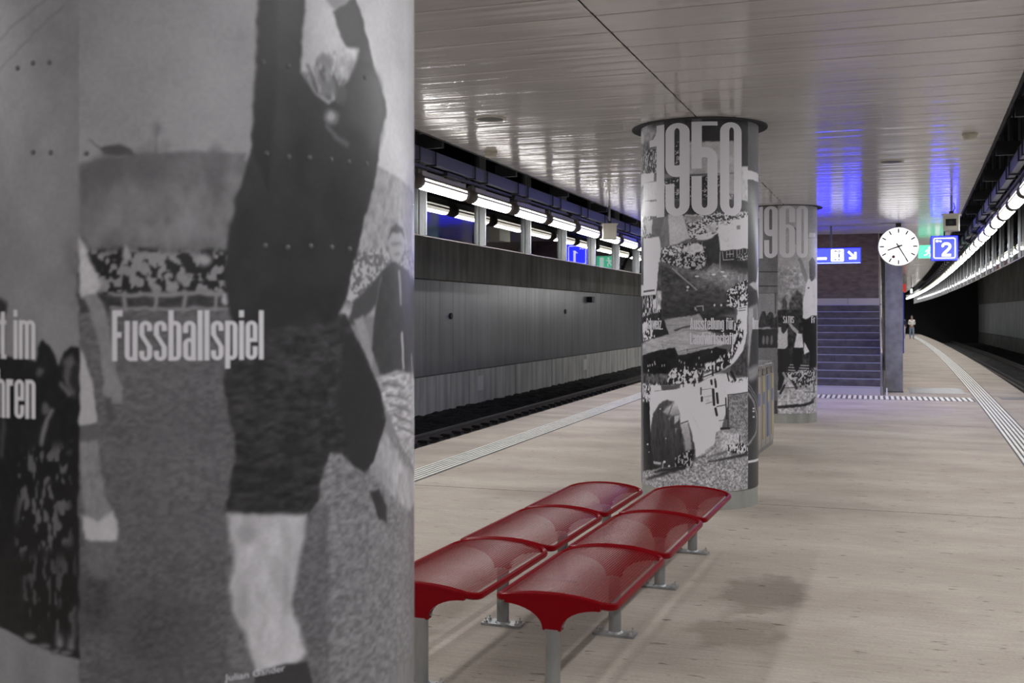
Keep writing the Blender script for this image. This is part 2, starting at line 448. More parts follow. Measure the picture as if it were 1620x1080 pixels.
for a, b_, fa, fb in ((Y0, SOPEN[2], lambda q: XCL, XCR), (SOPEN[3], 106, lambda q: XCL, XCR), (SOPEN[2], SOPEN[3], lambda q: XCL, lambda q: SOPEN[0]), (SOPEN[2], SOPEN[3], lambda q: SOPEN[1], XCR)):
    strip(fa, fb, a, b_, CEIL + .031, CEIL + .08, 2).build('ceiling_backing', 'ceiling', cl)
strip(lambda q: XCL - .03, lambda q: XCL, Y0, 70, CEIL - .004, 5.5, 20).build('ceiling_fascia', 'dark', cl)
strip(XCR, lambda q: XCR(q) + .03, Y0, 106, CEIL - .004, 5.5, 2).build('ceiling_fascia', 'dark', cl)
# stairwell shaft above the opening
sh = setting('wall_stairwell', 'stairwell shaft rising above the ceiling')
MB().box(SOPEN[0] - .2, SOPEN[0], SOPEN[2], SOPEN[3] + 1, CEIL, 7).build('shaft_side', 'pier', sh)
MB().box(SOPEN[1], SOPEN[1] + .2, SOPEN[2], SOPEN[3] + 1, CEIL, 7).build('shaft_side', 'pier', sh)
MB().box(SOPEN[0] - .2, SOPEN[1] + .2, SOPEN[2] - .2, SOPEN[2] - .05, CEIL + .08, 7).build('shaft_front', 'pier', sh)
MB().box(SOPEN[0] - .2, SOPEN[1] + .2, SOPEN[3], SOPEN[3] + .2, 0, 7).build('shaft_end', 'stone', sh)
MB().box(SOPEN[0] - .2, SOPEN[1] + .2, SOPEN[2] - .2, SOPEN[3] + 1, 7, 7.2).build('shaft_roof', 'pier', sh)
sl = thing('stair_lamp', 'ceiling lamp high in the stairwell shaft', 'lamp', (-1.25, 29.0, 6.995))
MB().box(-.9, .9, -.5, .5, -.1, 0).build('housing', 'lamp_metal', sl); MB().box(-.85, .85, -.45, .45, -.13, -.1).build('diffuser', 'shaft_glow', sl)

# ------------------------------------------------------------------ hanging tube lamps, cable ducts and glass screens on both sides
def lamp_meshes(L=1.44, r=.078):
    n = 14; y0, y1 = .075, L - .075
    def arc(a0, a1, k, rr, ya, yb, rin=None):
        mb = MB(); vs = []; fs = []
        for i in range(k + 1):
            a = math.radians(a0 + (a1 - a0) * i / k)
            vs += [(rr * math.cos(a), ya, rr * math.sin(a)), (rr * math.cos(a), yb, rr * math.sin(a))]
        for i in range(k): fs.append((2 * i, 2 * i + 2, 2 * i + 3, 2 * i + 1))
        return mb.add(vs, fs)
    glow = arc(222, 318, 6, r, y0, y1)
    side = MB()
    for a0, a1, k in ((190, 222, 3), (318, 350, 3), (6, 22, 1), (158, 174, 1)):
        e = arc(a0, a1, k, r, y0, y1); side.add(e.v, e.f)
    top = arc(22, 158, 10, r * 1.01, y0, y1)
    for a0, a1 in ((-10, 6), (174, 190)):     # dark seams of the cover
        e = arc(a0, a1, 1, r * 1.004, y0, y1); top.add(e.v, e.f)
    top.box(-.05, .05, y0, y1, r * .8, r + .035)
    caps = []
    for ya, yb in ((0.0, .085), (L - .085, L)):
        c = MB().tube([(0, ya, 0), (0, ya + .012, 0), (0, yb - .012, 0), (0, yb, 0)], [r * .9, r * 1.1, r * 1.1, r * .98], 16)
        c.box(-.03, .03, ya + .01, yb - .01, r * .9, r + .05)
        caps.append(c)
    return glow.mesh('diffuser', 'lamp_glow', True), side.mesh('side_cover', 'lamp_side', True), top.mesh('housing', 'lamp_metal', True), [c.mesh('end_cap', 'lamp_cap', True) for c in caps]
LG, LS, LH, LC = lamp_meshes()
def hook(sgn):
    mb = MB()
    mb.tube([(0, .12, .09), (0, .12, .17)], .012, 6)
    mb.tube([(-sgn * .02, .12, .165), (sgn * .19, .12, .165)], .010, 6)
    mb.tube([(sgn * .188, .12, .155), (sgn * .188, .12, .31)], .010, 6)
    return mb.mesh('hanger', 'black')
HK = {1: hook(1), -1: hook(-1)}
LZ = 3.235
def lamps(f, sgn, y_start, n_behind, n, labels):
    for k in range(-n_behind, n):
        y = y_start + 1.625 * k
        lab, grp = labels(k)
        t = thing('tube_lamp', lab, 'lamp', (f(y), y, LZ), -math.atan((f(y + 1) - f(y))), grp)
        link('diffuser', LG, t); link('side_cover', LS, t); link('housing', LH, t)
        if k < 34:
            link('end_cap', LC[0], t); link('end_cap', LC[1], t)
            link('hanger', HK[sgn], t); link('hanger', HK[sgn], t, (0, 1.2, 0))
def lab_left(k):
    if k < 0: return 'tube lamp above the left platform edge, hidden behind the near column', 'left tube lamps behind the near column'
    if k < 6: return '%s lit tube lamp right of the near column in the left row' % ORD[k], 'left row of tube lamps'
    return 'tube lamp of the left row hidden behind the 1950 column', 'left tube lamps behind the middle column'
def lab_right(k):
    if k < 0: return 'tube lamp above the right platform edge outside the picture', 'right tube lamps out of frame'
    if k < 12: return '%s lit tube lamp from the picture edge in the right row' % ORD[k], 'right row of tube lamps'
    return 'far tube lamp in the right row, running into the tunnel', 'far right tube lamps'
lamps(lambda y: -4.62, 1, 10.45, 11, 30, lab_left)
lamps(lambda y: XR(y) - 1.15, -1, 16.9, 15, 52, lab_right)
for side, sgn in (('left', 1), ('right', -1)):
    f = (lambda y: -4.62) if side == 'left' else (lambda y: XR(y) - 1.15)
    yb = 60 if side == 'left' else 100
    d = thing('cable_duct', 'blue grey cable duct running along the %s ceiling edge above the lamps' % side, 'duct')
    strip(lambda y: f(y) + sgn * .10, lambda y: f(y) + sgn * .17, Y0, yb, 3.41, 3.54, 2).build('duct_body', 'tray', d)
    strip(lambda y: f(y) + sgn * .085, lambda y: f(y) + sgn * .175, Y0, yb, 3.54, 3.55, 2).build('duct_lid', 'tray', d)
    strip(lambda y: f(y) + sgn * .01, lambda y: f(y) + sgn * .07, Y0, yb, 3.375, 3.40, 2).build('mounting_rail', 'tray', d)
    me = MB().box(-.02, .26, -.03, .03, 3.549, 3.70).mesh('duct_hanger', 'black') if sgn > 0 else MB().box(-.26, .02, -.03, .03, 3.549, 3.70).mesh('duct_hanger', 'black')
    y = 3.0
    while y < 60: link('duct_hanger', me, d, (f(y) + sgn * .1, y, 0)); y += 2.45
    ks = (11.35, 13.75, 16.6) if side == 'left' else (17.6, 20.1, 22.6, 25.1)
    for i, y in enumerate(ks):
        jb = thing('junction_box', '%s flat black junction box under the %s cable duct' % (ORD[i], side), 'box', (f(y) + sgn * .06, y, 3.39), 0, 'junction boxes under the %s duct' % side)
        MB().box(-.1, .06, -.28, .28, -.035, .005).build('case', 'black', jb); MB().box(-.06, .02, -.2, .2, -.05, -.034).build('cover', 'black', jb)
    # glass smoke screen hanging above the platform edge
    g = (lambda y: -5.04) if side == 'left' else (lambda y: XR(y) - .73)
    s_ = thing('glass_screen', 'clear glass screen with steel posts above the %s platform edge' % side, 'screen')
    y = 11.6 - 2.04 * 8 if side == 'left' else 13.2 - 2.04 * 8
    pm = MB(); hx = .028 if side == 'left' else .018; pm.box(-hx, hx, -.018, .018, 2.735, 5.4); pm = pm.mesh('post', 'post' if side == 'left' else 'slim_post')
    pm2 = MB(); fx = .02 if side == 'left' else .008; pm2.box(-fx + sgn * (hx + fx - .012), fx + sgn * (hx + fx - .012), -.012, .012, 2.74, 5.4); pm2 = pm2.mesh('post_flange', 'post' if side == 'left' else 'slim_post')
    while y < (44 if side == 'left' else 98):
        p = link('post', pm, s_, (g(y), y, 0)); link('post_flange', pm2, p)
        a, b_ = y + .045, y + 1.995
        strip(lambda q: g(q) - sgn * .03 - .005, lambda q: g(q) - sgn * .03 + .005, a, b_, 2.745, 5.4, 2).build('pane', 'glass', s_)
        y += 2.04
    strip(lambda q: g(q) - sgn * .03 - .009, lambda q: g(q) - sgn * .03 + .009, 11.6 - 16.32, y, 2.733, 2.745, 2).build('bottom_rail', 'lamp_cap', s_)

# ------------------------------------------------------------------ prints on the columns
ART_NEAR = [
('p',[(-739,2918),(-210,2791),(-210,802),(-739,674)],(122,104),1.3,0.06,(50.6,75.9),1),
('p',[(-211,2791),(751,3075),(751,2163),(-211,2082)],(118,132),0.8,0.04,(77.5,116.2),2),
('p',[(237,2856),(751,3075),(751,2083),(237,2034)],172,85.1,0.03,(70.9,85.1),3),
('p',[(-211,2097),(-179,2104),(-94,2115),(2,2123),(111,2126),(111,1899),(-211,1896)],(92,112),6.2,0.16,(32.4,44.9),4),
('p',[(452,2135),(498,2129),(604,2113),(751,2099),(751,1795),(336,1796),(374,1934)],(128,135),5.9,0.14,(11.7,17.6),5),
('p',[(-192,2142),(-167,2125),(-159,2129),(-130,2134),(-109,2125),(-99,2112),(-157,2111)],72,3.7,0,(7.5,7.5),0),
('p',[(-51,2165),(-51,2159),(-54,2154),(-57,2151),(-60,2149),(-64,2150),(-67,2154),(-69,2158),(-70,2164),(-69,2170),(-67,2175),(-64,2178),(-60,2179),(-57,2178),(-54,2175),(-51,2170)],108,10.0,0,(7.5,7.5),0),
('l',[(-60,2171),(-61,2113)],100,3.7,5.0,(0,0),0),
('p',[(-33,2134),(-34,2130),(-36,2127),(-39,2125),(-44,2124),(-48,2124),(-51,2126),(-54,2130),(-54,2133),(-54,2137),(-51,2141),(-48,2143),(-44,2144),(-39,2143),(-36,2141),(-34,2138)],118,7.5,0,(7.5,7.5),0),
('p',[(-60,2139),(-61,2136),(-63,2132),(-66,2130),(-70,2129),(-74,2130),(-77,2132),(-79,2135),(-79,2139),(-79,2143),(-77,2146),(-74,2148),(-70,2149),(-66,2148),(-63,2146),(-61,2143)],118,7.5,0,(7.5,7.5),0),
('p',[(60,2132),(60,2126),(57,2120),(54,2116),(50,2114),(47,2115),(44,2119),(41,2125),(41,2131),(41,2138),(44,2144),(47,2148),(50,2150),(54,2148),(57,2145),(60,2139)],118,7.6,0,(7.6,7.6),0),
('p',[(-124,2082),(-127,2072),(-135,2063),(-147,2057),(-161,2055),(-175,2057),(-187,2063),(-195,2072),(-198,2082),(-195,2093),(-187,2101),(-175,2107),(-161,2109),(-147,2107),(-135,2101),(-127,2093)],88,17.4,0,(7.5,7.5),0),
('p',[(-40,2090),(-43,2077),(-50,2065),(-62,2057),(-76,2054),(-90,2057),(-101,2064),(-109,2075),(-112,2089),(-109,2102),(-101,2113),(-90,2121),(-76,2124),(-62,2122),(-50,2115),(-43,2103)],84,19.9,0,(7.5,7.5),0),
('p',[(73,2099),(71,2086),(66,2075),(59,2068),(50,2065),(42,2067),(35,2074),(30,2084),(28,2097),(30,2109),(35,2120),(42,2128),(50,2131),(59,2129),(66,2122),(71,2111)],88,15.2,0,(7.6,7.6),0),
('c',[(-211,1927),(88,1926),(88,1834),(-211,1834)],(46,112,0.5),8.7,0,(8.0,14.0),6),
('p',[(-211,1927),(88,1926),(88,1834),(-211,1834)],80,49.9,0.5,(25.0,32.4),60),
('c',[(-211,1924),(88,1924),(88,1840),(-211,1839)],(34,60,0.5),11.2,0,(7.0,12.0),61),
('c',[(-211,1924),(88,1924),(88,1840),(-211,1839)],(34,122,0.5),11.2,0,(11.0,13.0),62),
('c',[(350,1933),(465,1950),(751,1968),(751,1795),(336,1823)],(92,152,0.45),10.2,0,(8.2,8.2),7),
('p',[(-211,1834),(88,1840),(88,1804),(-211,1801)],52,3.7,0.3,(15.0,12.5),8),
('l',[(-142,1839),(83,1842)],118,3.1,7.5,(0,0),0),
('l',[(-147,1810),(85,1811)],112,3.1,8.8,(0,0),0),
('l',[(-120,1844),(-120,1806)],116,3.1,7.5,(0,0),0),
('l',[(-63,1844),(-63,1806)],116,3.1,7.5,(0,0),0),
('l',[(-8,1844),(-8,1806)],116,3.1,7.5,(0,0),0),
('l',[(52,1844),(52,1806)],116,3.2,7.6,(0,0),0),
('p',[(81,1832),(81,1827),(79,1824),(76,1821),(73,1820),(69,1821),(67,1824),(65,1827),(64,1832),(65,1836),(67,1840),(69,1842),(73,1843),(76,1842),(79,1840),(81,1836)],150,3.8,0,(7.6,7.6),0),
('p',[(42,1907),(41,1903),(38,1898),(34,1896),(30,1895),(25,1896),(21,1898),(19,1902),(18,1907),(19,1912),(21,1916),(25,1919),(30,1920),(34,1919),(38,1916),(41,1912)],140,6.3,0,(7.6,7.6),0),
('p',[(2,1872),(1,1867),(-2,1864),(-6,1861),(-10,1860),(-15,1861),(-19,1863),(-21,1867),(-22,1871),(-21,1876),(-19,1879),(-15,1882),(-10,1883),(-6,1882),(-2,1880),(1,1876)],120,6.3,0,(7.5,7.5),0),
('p',[(-111,1917),(-111,1911),(-113,1906),(-115,1903),(-118,1902),(-121,1903),(-123,1906),(-125,1911),(-125,1917),(-125,1923),(-123,1927),(-121,1931),(-118,1932),(-115,1931),(-113,1927),(-111,1923)],140,5.0,0,(7.5,7.5),0),
('p',[(-211,1804),(90,1806),(90,775),(-211,802)],(88,70),3.7,0.17,(10.0,6.2),9),
('p',[(237,1544),(751,1491),(751,515),(237,736)],(108,94),5.7,0.22,(12.8,7.1),10),
('p',[(75,1414),(301,1391),(301,715),(75,778)],86,7.8,0.18,(10.4,6.5),11),
('p',[(-142,1237),(-145,1213),(-153,1193),(-165,1180),(-179,1175),(-194,1180),(-206,1193),(-215,1213),(-218,1237),(-215,1261),(-206,1281),(-194,1295),(-179,1299),(-165,1295),(-153,1281),(-145,1261)],58,31.1,0.18,(9.9,6.2),12),
('p',[(14,1167),(8,1138),(-7,1115),(-30,1101),(-58,1097),(-85,1104),(-109,1122),(-125,1146),(-130,1175),(-125,1203),(-109,1227),(-85,1243),(-58,1247),(-30,1240),(-7,1222),(8,1196)],66,49.9,0.18,(10.0,6.2),13),
('p',[(88,1465),(81,1421),(62,1385),(34,1363),(2,1356),(-30,1367),(-57,1392),(-75,1429),(-82,1472),(-75,1515),(-57,1551),(-30,1575),(2,1583),(34,1573),(62,1547),(81,1509)],84,62.8,0.18,(10.1,6.3),14),
('p',[(475,1896),(530,1925),(604,1910),(764,1875),(751,1843),(751,1651),(604,1663),(465,1664),(435,1722),(439,1774)],58,6.0,0.1,(17.9,17.9),15),
('p',[(475,1899),(374,1829),(347,1774),(386,1779),(454,1821)],66,5.6,0,(8.4,8.4),0),
('p',[(374,1789),(403,1796),(439,1711),(435,1654),(407,1705)],126,5.6,0,(8.4,8.4),0),
('p',[(454,1656),(559,1671),(763,1635),(751,1571),(751,1331),(740,1406),(576,1488),(498,1578)],150,6.2,0.25,(30.8,6.2),16),
('l',[(481,1643),(604,1626)],95,4.4,5.9,(0,0),0),
('l',[(498,1617),(626,1596)],95,4.4,5.9,(0,0),0),
('l',[(517,1591),(653,1565)],95,4.5,6.0,(0,0),0),
('l',[(537,1565),(689,1532)],95,4.5,6.0,(0,0),0),
('l',[(559,1537),(765,1493)],95,4.6,6.1,(0,0),0),
('l',[(567,1900),(576,1825)],140,4.5,10.4,(0,0),0),
('l',[(585,1751),(594,1675)],150,4.5,13.5,(0,0),0),
('p',[(599,1964),(594,1948),(582,1935),(566,1925),(548,1921),(531,1923),(518,1931),(510,1944),(507,1959),(510,1974),(518,1987),(531,1997),(548,2001),(566,1999),(582,1992),(594,1980)],138,5.9,0,(8.9,8.9),0),
('p',[(504,1973),(517,1997),(548,2011),(589,2003),(604,1980),(576,1993),(523,1989)],60,5.9,0,(8.9,8.9),0),
('p',[(585,1966),(582,1964),(573,1962),(561,1961),(548,1960),(535,1959),(525,1960),(519,1961),(517,1962),(519,1964),(525,1966),(535,1967),(548,1968),(561,1969),(573,1969),(582,1968)],100,5.9,0,(8.9,8.9),0),
('p',[(572,1942),(570,1940),(566,1939),(559,1938),(552,1938),(544,1937),(539,1938),(535,1939),(533,1940),(535,1941),(539,1942),(544,1943),(552,1944),(559,1944),(566,1943),(570,1943)],100,4.4,0,(8.9,8.9),0),
('l',[(620,1947),(669,1888)],140,3.1,7.7,(0,0),0),
('l',[(678,1702),(740,1477)],175,3.1,7.8,(0,0),0),
('p',[(475,1543),(604,1441),(765,1386),(765,1321),(632,1325),(552,1362),(475,1415),(430,1448)],(128,150),8.9,0.18,(20.7,32.5),17),
('p',[(427,1403),(465,1406),(498,1361),(498,1323),(465,1338)],48,5.7,0,(8.6,8.6),0),
('p',[(83,1786),(345,1799),(378,1754),(421,1697),(470,1624),(495,1558),(467,1509),(439,1467),(409,1448),(374,1469),(336,1498),(304,1504),(289,1473),(273,1408),(251,1374),(152,1391),(71,1401),(79,1452),(90,1503),(88,1554),(73,1605),(70,1669),(80,1720)],(52,42),5.3,0.3,(21.2,9.3),18),
('p',[(345,1768),(405,1712),(465,1617),(481,1554),(439,1472),(405,1457),(366,1478),(325,1605),(336,1700)],44,11.2,0,(8.4,8.4),0),
('p',[(143,2519),(137,2363),(133,2273),(129,2195),(123,2137),(107,2084),(90,2026),(76,1962),(70,1898),(74,1834),(85,1781),(152,1772),(237,1774),(318,1785),(347,1823),(362,1879),(386,1942),(414,2021),(442,2094),(462,2146),(465,2204),(495,2252),(492,2288),(465,2325),(435,2369),(386,2391),(366,2335),(339,2289),(301,2250),(268,2267),(231,2309),(234,2378),(249,2540)],(50,44),5.3,0.1,(40.0,53.3),19),
('p',[(140,2519),(174,2525),(177,2291),(158,2055),(126,2131),(131,2286)],38,7.8,0,(7.8,7.8),0),
('p',[(318,2454),(374,2488),(366,2569),(268,2545),(294,2470)],120,5.4,0,(8.2,8.2),0),
('p',[(314,2450),(378,2495),(403,2454),(425,2400),(439,2363),(374,2361),(332,2399)],58,4.2,0,(8.3,8.3),0),
('p',[(481,2264),(478,2230),(470,2201),(458,2181),(444,2172),(431,2177),(421,2194),(414,2220),(412,2252),(414,2285),(421,2313),(431,2334),(444,2343),(458,2339),(470,2323),(478,2296)],64,22.7,0,(8.5,8.5),0),
('p',[(454,2281),(450,2253),(437,2227),(419,2209),(399,2201),(379,2204),(364,2216),(354,2237),(350,2263),(354,2290),(364,2314),(379,2332),(399,2341),(419,2339),(437,2328),(450,2307)],60,27.9,0,(8.4,8.4),0),
('p',[(273,2342),(301,2361),(345,2377),(388,2380),(378,2351),(354,2313),(328,2276),(301,2255),(268,2269),(243,2290),(231,2306),(255,2307)],(150,82),6.8,0.45,(8.1,18.9),20),
('p',[(336,2370),(388,2382),(378,2348),(350,2307),(327,2314),(318,2339)],(172,135),9.6,0.2,(11.0,19.2),30),
('l',[(246,2322),(268,2277)],70,6.7,4.0,(0,0),0),
('l',[(257,2320),(279,2274)],150,6.7,4.0,(0,0),0),
('l',[(268,2317),(291,2270)],100,6.7,4.0,(0,0),0),
('l',[(279,2315),(302,2266)],60,6.7,4.0,(0,0),0),
('l',[(291,2313),(314,2263)],140,6.8,4.1,(0,0),0),
('l',[(302,2311),(327,2259)],80,6.8,4.1,(0,0),0),
('l',[(314,2309),(339,2256)],60,6.8,4.1,(0,0),0),
('p',[(268,2337),(287,2356),(314,2350),(307,2324),(281,2328)],112,6.7,0,(8.1,8.1),0),
('p',[(314,2285),(313,2277),(309,2270),(304,2265),(297,2263),(291,2263),(286,2267),(282,2272),(281,2279),(282,2287),(286,2293),(291,2298),(297,2301),(304,2300),(309,2297),(313,2292)],96,9.4,0,(8.1,8.1),0),
('p',[(352,2277),(351,2269),(347,2263),(342,2258),(336,2255),(329,2256),(324,2259),(321,2265),(320,2272),(321,2279),(324,2286),(329,2291),(336,2293),(342,2293),(347,2290),(351,2284)],70,8.2,0,(8.2,8.2),0),
('p',[(330,2226),(329,2219),(324,2212),(317,2208),(309,2205),(301,2205),(295,2208),(290,2213),(289,2220),(290,2227),(295,2233),(301,2238),(309,2240),(317,2240),(324,2237),(329,2232)],92,5.4,0,(8.1,8.1),0),
('p',[(320,2226),(319,2222),(316,2218),(313,2216),(309,2215),(305,2215),(302,2216),(300,2219),(299,2223),(300,2226),(302,2230),(305,2232),(309,2234),(313,2233),(316,2232),(319,2229)],135,4.1,0,(8.1,8.1),0),
('l',[(297,2201),(321,2180),(354,2167)],78,5.4,10.9,(0,0),0),
('p',[(76,1399),(248,1379),(237,1319),(221,1256),(208,1198),(225,1149),(246,1089),(216,1072),(174,1075),(133,1067),(123,1102),(107,1156),(85,1203),(79,1249),(88,1299),(81,1350)],(150,166),9.1,0.08,(25.9,59.6),21),
('p',[(120,1212),(119,1197),(116,1185),(112,1177),(107,1175),(102,1179),(98,1187),(95,1200),(94,1215),(95,1230),(98,1242),(102,1250),(107,1252),(112,1248),(116,1239),(119,1227)],138,10.2,0,(7.7,7.7),0),
('p',[(208,1231),(207,1211),(204,1195),(201,1184),(196,1181),(192,1185),(188,1197),(186,1215),(185,1235),(186,1255),(188,1271),(192,1282),(196,1285),(201,1281),(204,1269),(207,1252)],138,10.5,0,(7.9,7.9),0),
('p',[(134,1352),(132,1344),(129,1338),(123,1334),(116,1333),(109,1335),(103,1340),(99,1347),(98,1355),(99,1363),(103,1369),(109,1373),(116,1374),(123,1372),(129,1367),(132,1360)],132,11.5,0,(7.7,7.7),0),
('p',[(131,1067),(174,1075),(246,1073),(262,1009),(276,724),(126,767)],50,3.9,0,(7.9,7.9),0),
('p',[(-211,1950),(-195,1925),(-179,1889),(-167,1858),(-177,1836),(-202,1831),(-211,1846)],162,5.0,0.05,(9.9,9.9),22),
('p',[(-200,1834),(-176,1839),(-157,1806),(-147,1747),(-135,1684),(-125,1657),(-125,1622),(-142,1625),(-162,1647),(-167,1722),(-184,1784)],116,5.0,0.06,(9.9,12.4),23),
('p',[(-159,1635),(-147,1637),(-140,1597),(-152,1588)],70,5.0,0,(7.5,7.5),0),
('p',[(-211,1734),(-195,1703),(-182,1660),(-174,1591),(-192,1581),(-211,1580)],150,3.7,0,(7.5,7.5),0),
('p',[(-211,1580),(-172,1585),(-172,1555),(-211,1550)],82,3.7,0,(7.5,7.5),0),
('p',[(-211,1550),(-172,1553),(-169,1492),(-157,1442),(-140,1409),(-172,1391),(-200,1399),(-207,1473)],112,5.0,0.12,(9.9,17.4),24),
('p',[(-205,1406),(-172,1394),(-142,1414),(-134,1376),(-137,1356),(-169,1349),(-200,1359)],154,5.0,0,(7.5,7.5),0),
('p',[(-200,1351),(-137,1354),(-140,1289),(-167,1277),(-189,1284)],86,6.2,0.1,(7.5,7.5),25),
('p',[(-739,1712),(-394,1720),(-305,1706),(-300,1736),(-288,1751),(-274,1740),(-255,1699),(-244,1727),(-228,1737),(-211,1734),(-211,1118),(-258,1131),(-329,1153),(-394,1172),(-739,1151)],24,3.1,0.2,(10.0,15.0),26),
('p',[(-374,1814),(-376,1807),(-382,1801),(-390,1798),(-401,1796),(-412,1798),(-422,1801),(-428,1807),(-431,1814),(-428,1821),(-422,1827),(-412,1830),(-401,1832),(-390,1830),(-382,1826),(-376,1821)],40,6.4,0,(7.6,7.6),0),
('p',[(-248,1712),(-228,1722),(-215,1697),(-220,1635),(-236,1649)],74,6.2,0.2,(7.5,7.5),27),
('p',[(-211,1677),(-212,1666),(-214,1658),(-217,1652),(-220,1650),(-224,1652),(-227,1657),(-229,1666),(-229,1677),(-229,1687),(-227,1696),(-224,1702),(-220,1704),(-217,1702),(-214,1696),(-212,1687)],36,6.2,0,(7.5,7.5),0),
('l',[(-248,1664),(-233,1642)],92,5.0,7.5,(0,0),0),
('l',[(-268,1612),(-282,1581),(-294,1546)],100,5.0,10.0,(0,0),0),
('p',[(-273,1615),(-273,1610),(-275,1606),(-279,1604),(-282,1603),(-286,1603),(-289,1606),(-292,1610),(-292,1615),(-292,1620),(-289,1624),(-286,1627),(-282,1628),(-279,1627),(-275,1624),(-273,1620)],80,5.0,0,(7.5,7.5),0),
('p',[(-285,1686),(-286,1682),(-288,1679),(-290,1677),(-294,1676),(-297,1677),(-300,1679),(-302,1682),(-302,1686),(-302,1690),(-300,1693),(-297,1695),(-294,1696),(-290,1695),(-288,1693),(-286,1690)],70,5.0,0,(7.5,7.5),0),
('p',[(-236,1503),(-237,1494),(-240,1487),(-245,1482),(-251,1480),(-256,1481),(-261,1486),(-265,1493),(-266,1502),(-265,1510),(-261,1518),(-256,1523),(-251,1525),(-245,1523),(-240,1518),(-237,1511)],70,6.2,0,(7.5,7.5),0),
('p',[(-227,1528),(-227,1525),(-229,1522),(-231,1521),(-233,1520),(-236,1521),(-238,1522),(-240,1524),(-240,1527),(-240,1530),(-238,1533),(-236,1534),(-233,1535),(-231,1534),(-229,1533),(-227,1530)],100,5.0,0,(7.5,7.5),0),
('l',[(-280,1452),(-258,1472)],112,6.2,11.2,(0,0),0),
('l',[(-329,1495),(-326,1457)],62,10.0,7.5,(0,0),0),
('l',[(-314,1480),(-310,1420)],90,10.0,11.3,(0,0),0),
('l',[(-297,1496),(-294,1421)],50,10.0,6.3,(0,0),0),
('l',[(-285,1421),(-288,1359)],104,10.0,10.0,(0,0),0),
('l',[(-268,1370),(-251,1360)],96,10.0,8.7,(0,0),0),
('l',[(-285,1361),(-277,1344)],100,10.0,10.0,(0,0),0),
('l',[(-311,1420),(-314,1370)],80,10.0,7.5,(0,0),0),
('l',[(-332,1444),(-329,1382)],60,10.1,6.3,(0,0),0),
('l',[(-345,1381),(-314,1420)],70,10.0,3.8,(0,0),0),
('l',[(-258,1235),(-253,1151)],104,8.7,15.0,(0,0),0),
('l',[(-228,1224),(-228,1147)],96,8.7,14.9,(0,0),0),
('l',[(-302,1289),(-291,1190)],54,8.8,11.3,(0,0),0),
('l',[(-335,1273),(-338,1208)],50,8.8,8.8,(0,0),0),
('p',[(-304,1163),(-305,1161),(-308,1159),(-312,1157),(-317,1157),(-322,1157),(-327,1157),(-330,1159),(-331,1160),(-330,1162),(-327,1164),(-322,1166),(-317,1167),(-312,1167),(-308,1166),(-305,1164)],88,5.0,0,(7.5,7.5),0),
('p',[(-273,1145),(-274,1143),(-276,1141),(-280,1140),(-285,1139),(-290,1139),(-294,1140),(-297,1141),(-298,1143),(-297,1145),(-294,1147),(-290,1148),(-285,1149),(-280,1149),(-276,1148),(-274,1147)],88,5.0,0,(7.5,7.5),0),
('p',[(-251,1136),(-252,1134),(-254,1132),(-258,1131),(-263,1130),(-268,1130),(-272,1131),(-274,1133),(-275,1135),(-274,1137),(-272,1138),(-268,1140),(-263,1140),(-258,1140),(-254,1139),(-252,1138)],88,5.0,0,(7.5,7.5),0),
('p',[(-226,1132),(-226,1130),(-229,1128),(-233,1127),(-237,1127),(-242,1127),(-246,1128),(-248,1129),(-249,1131),(-248,1133),(-246,1135),(-242,1136),(-237,1137),(-233,1136),(-229,1135),(-226,1134)],88,5.0,0,(7.5,7.5),0),
('c',[(-348,1525),(-228,1547),(-228,1348),(-348,1318)],(22,82,0.3),17.5,0,(9.0,24.0),40),
('c',[(-329,1319),(-218,1324),(-218,1162),(-345,1192)],(20,60,0.25),17.5,0,(8.0,30.0),41),
('l',[(-384,1588),(-391,1517)],70,8.9,6.3,(0,0),0),
('l',[(-394,2352),(-247,2444)],98,3.8,3.8,(0,0),0),
('l',[(-394,2291),(-244,2406)],98,3.8,3.8,(0,0),0),
]
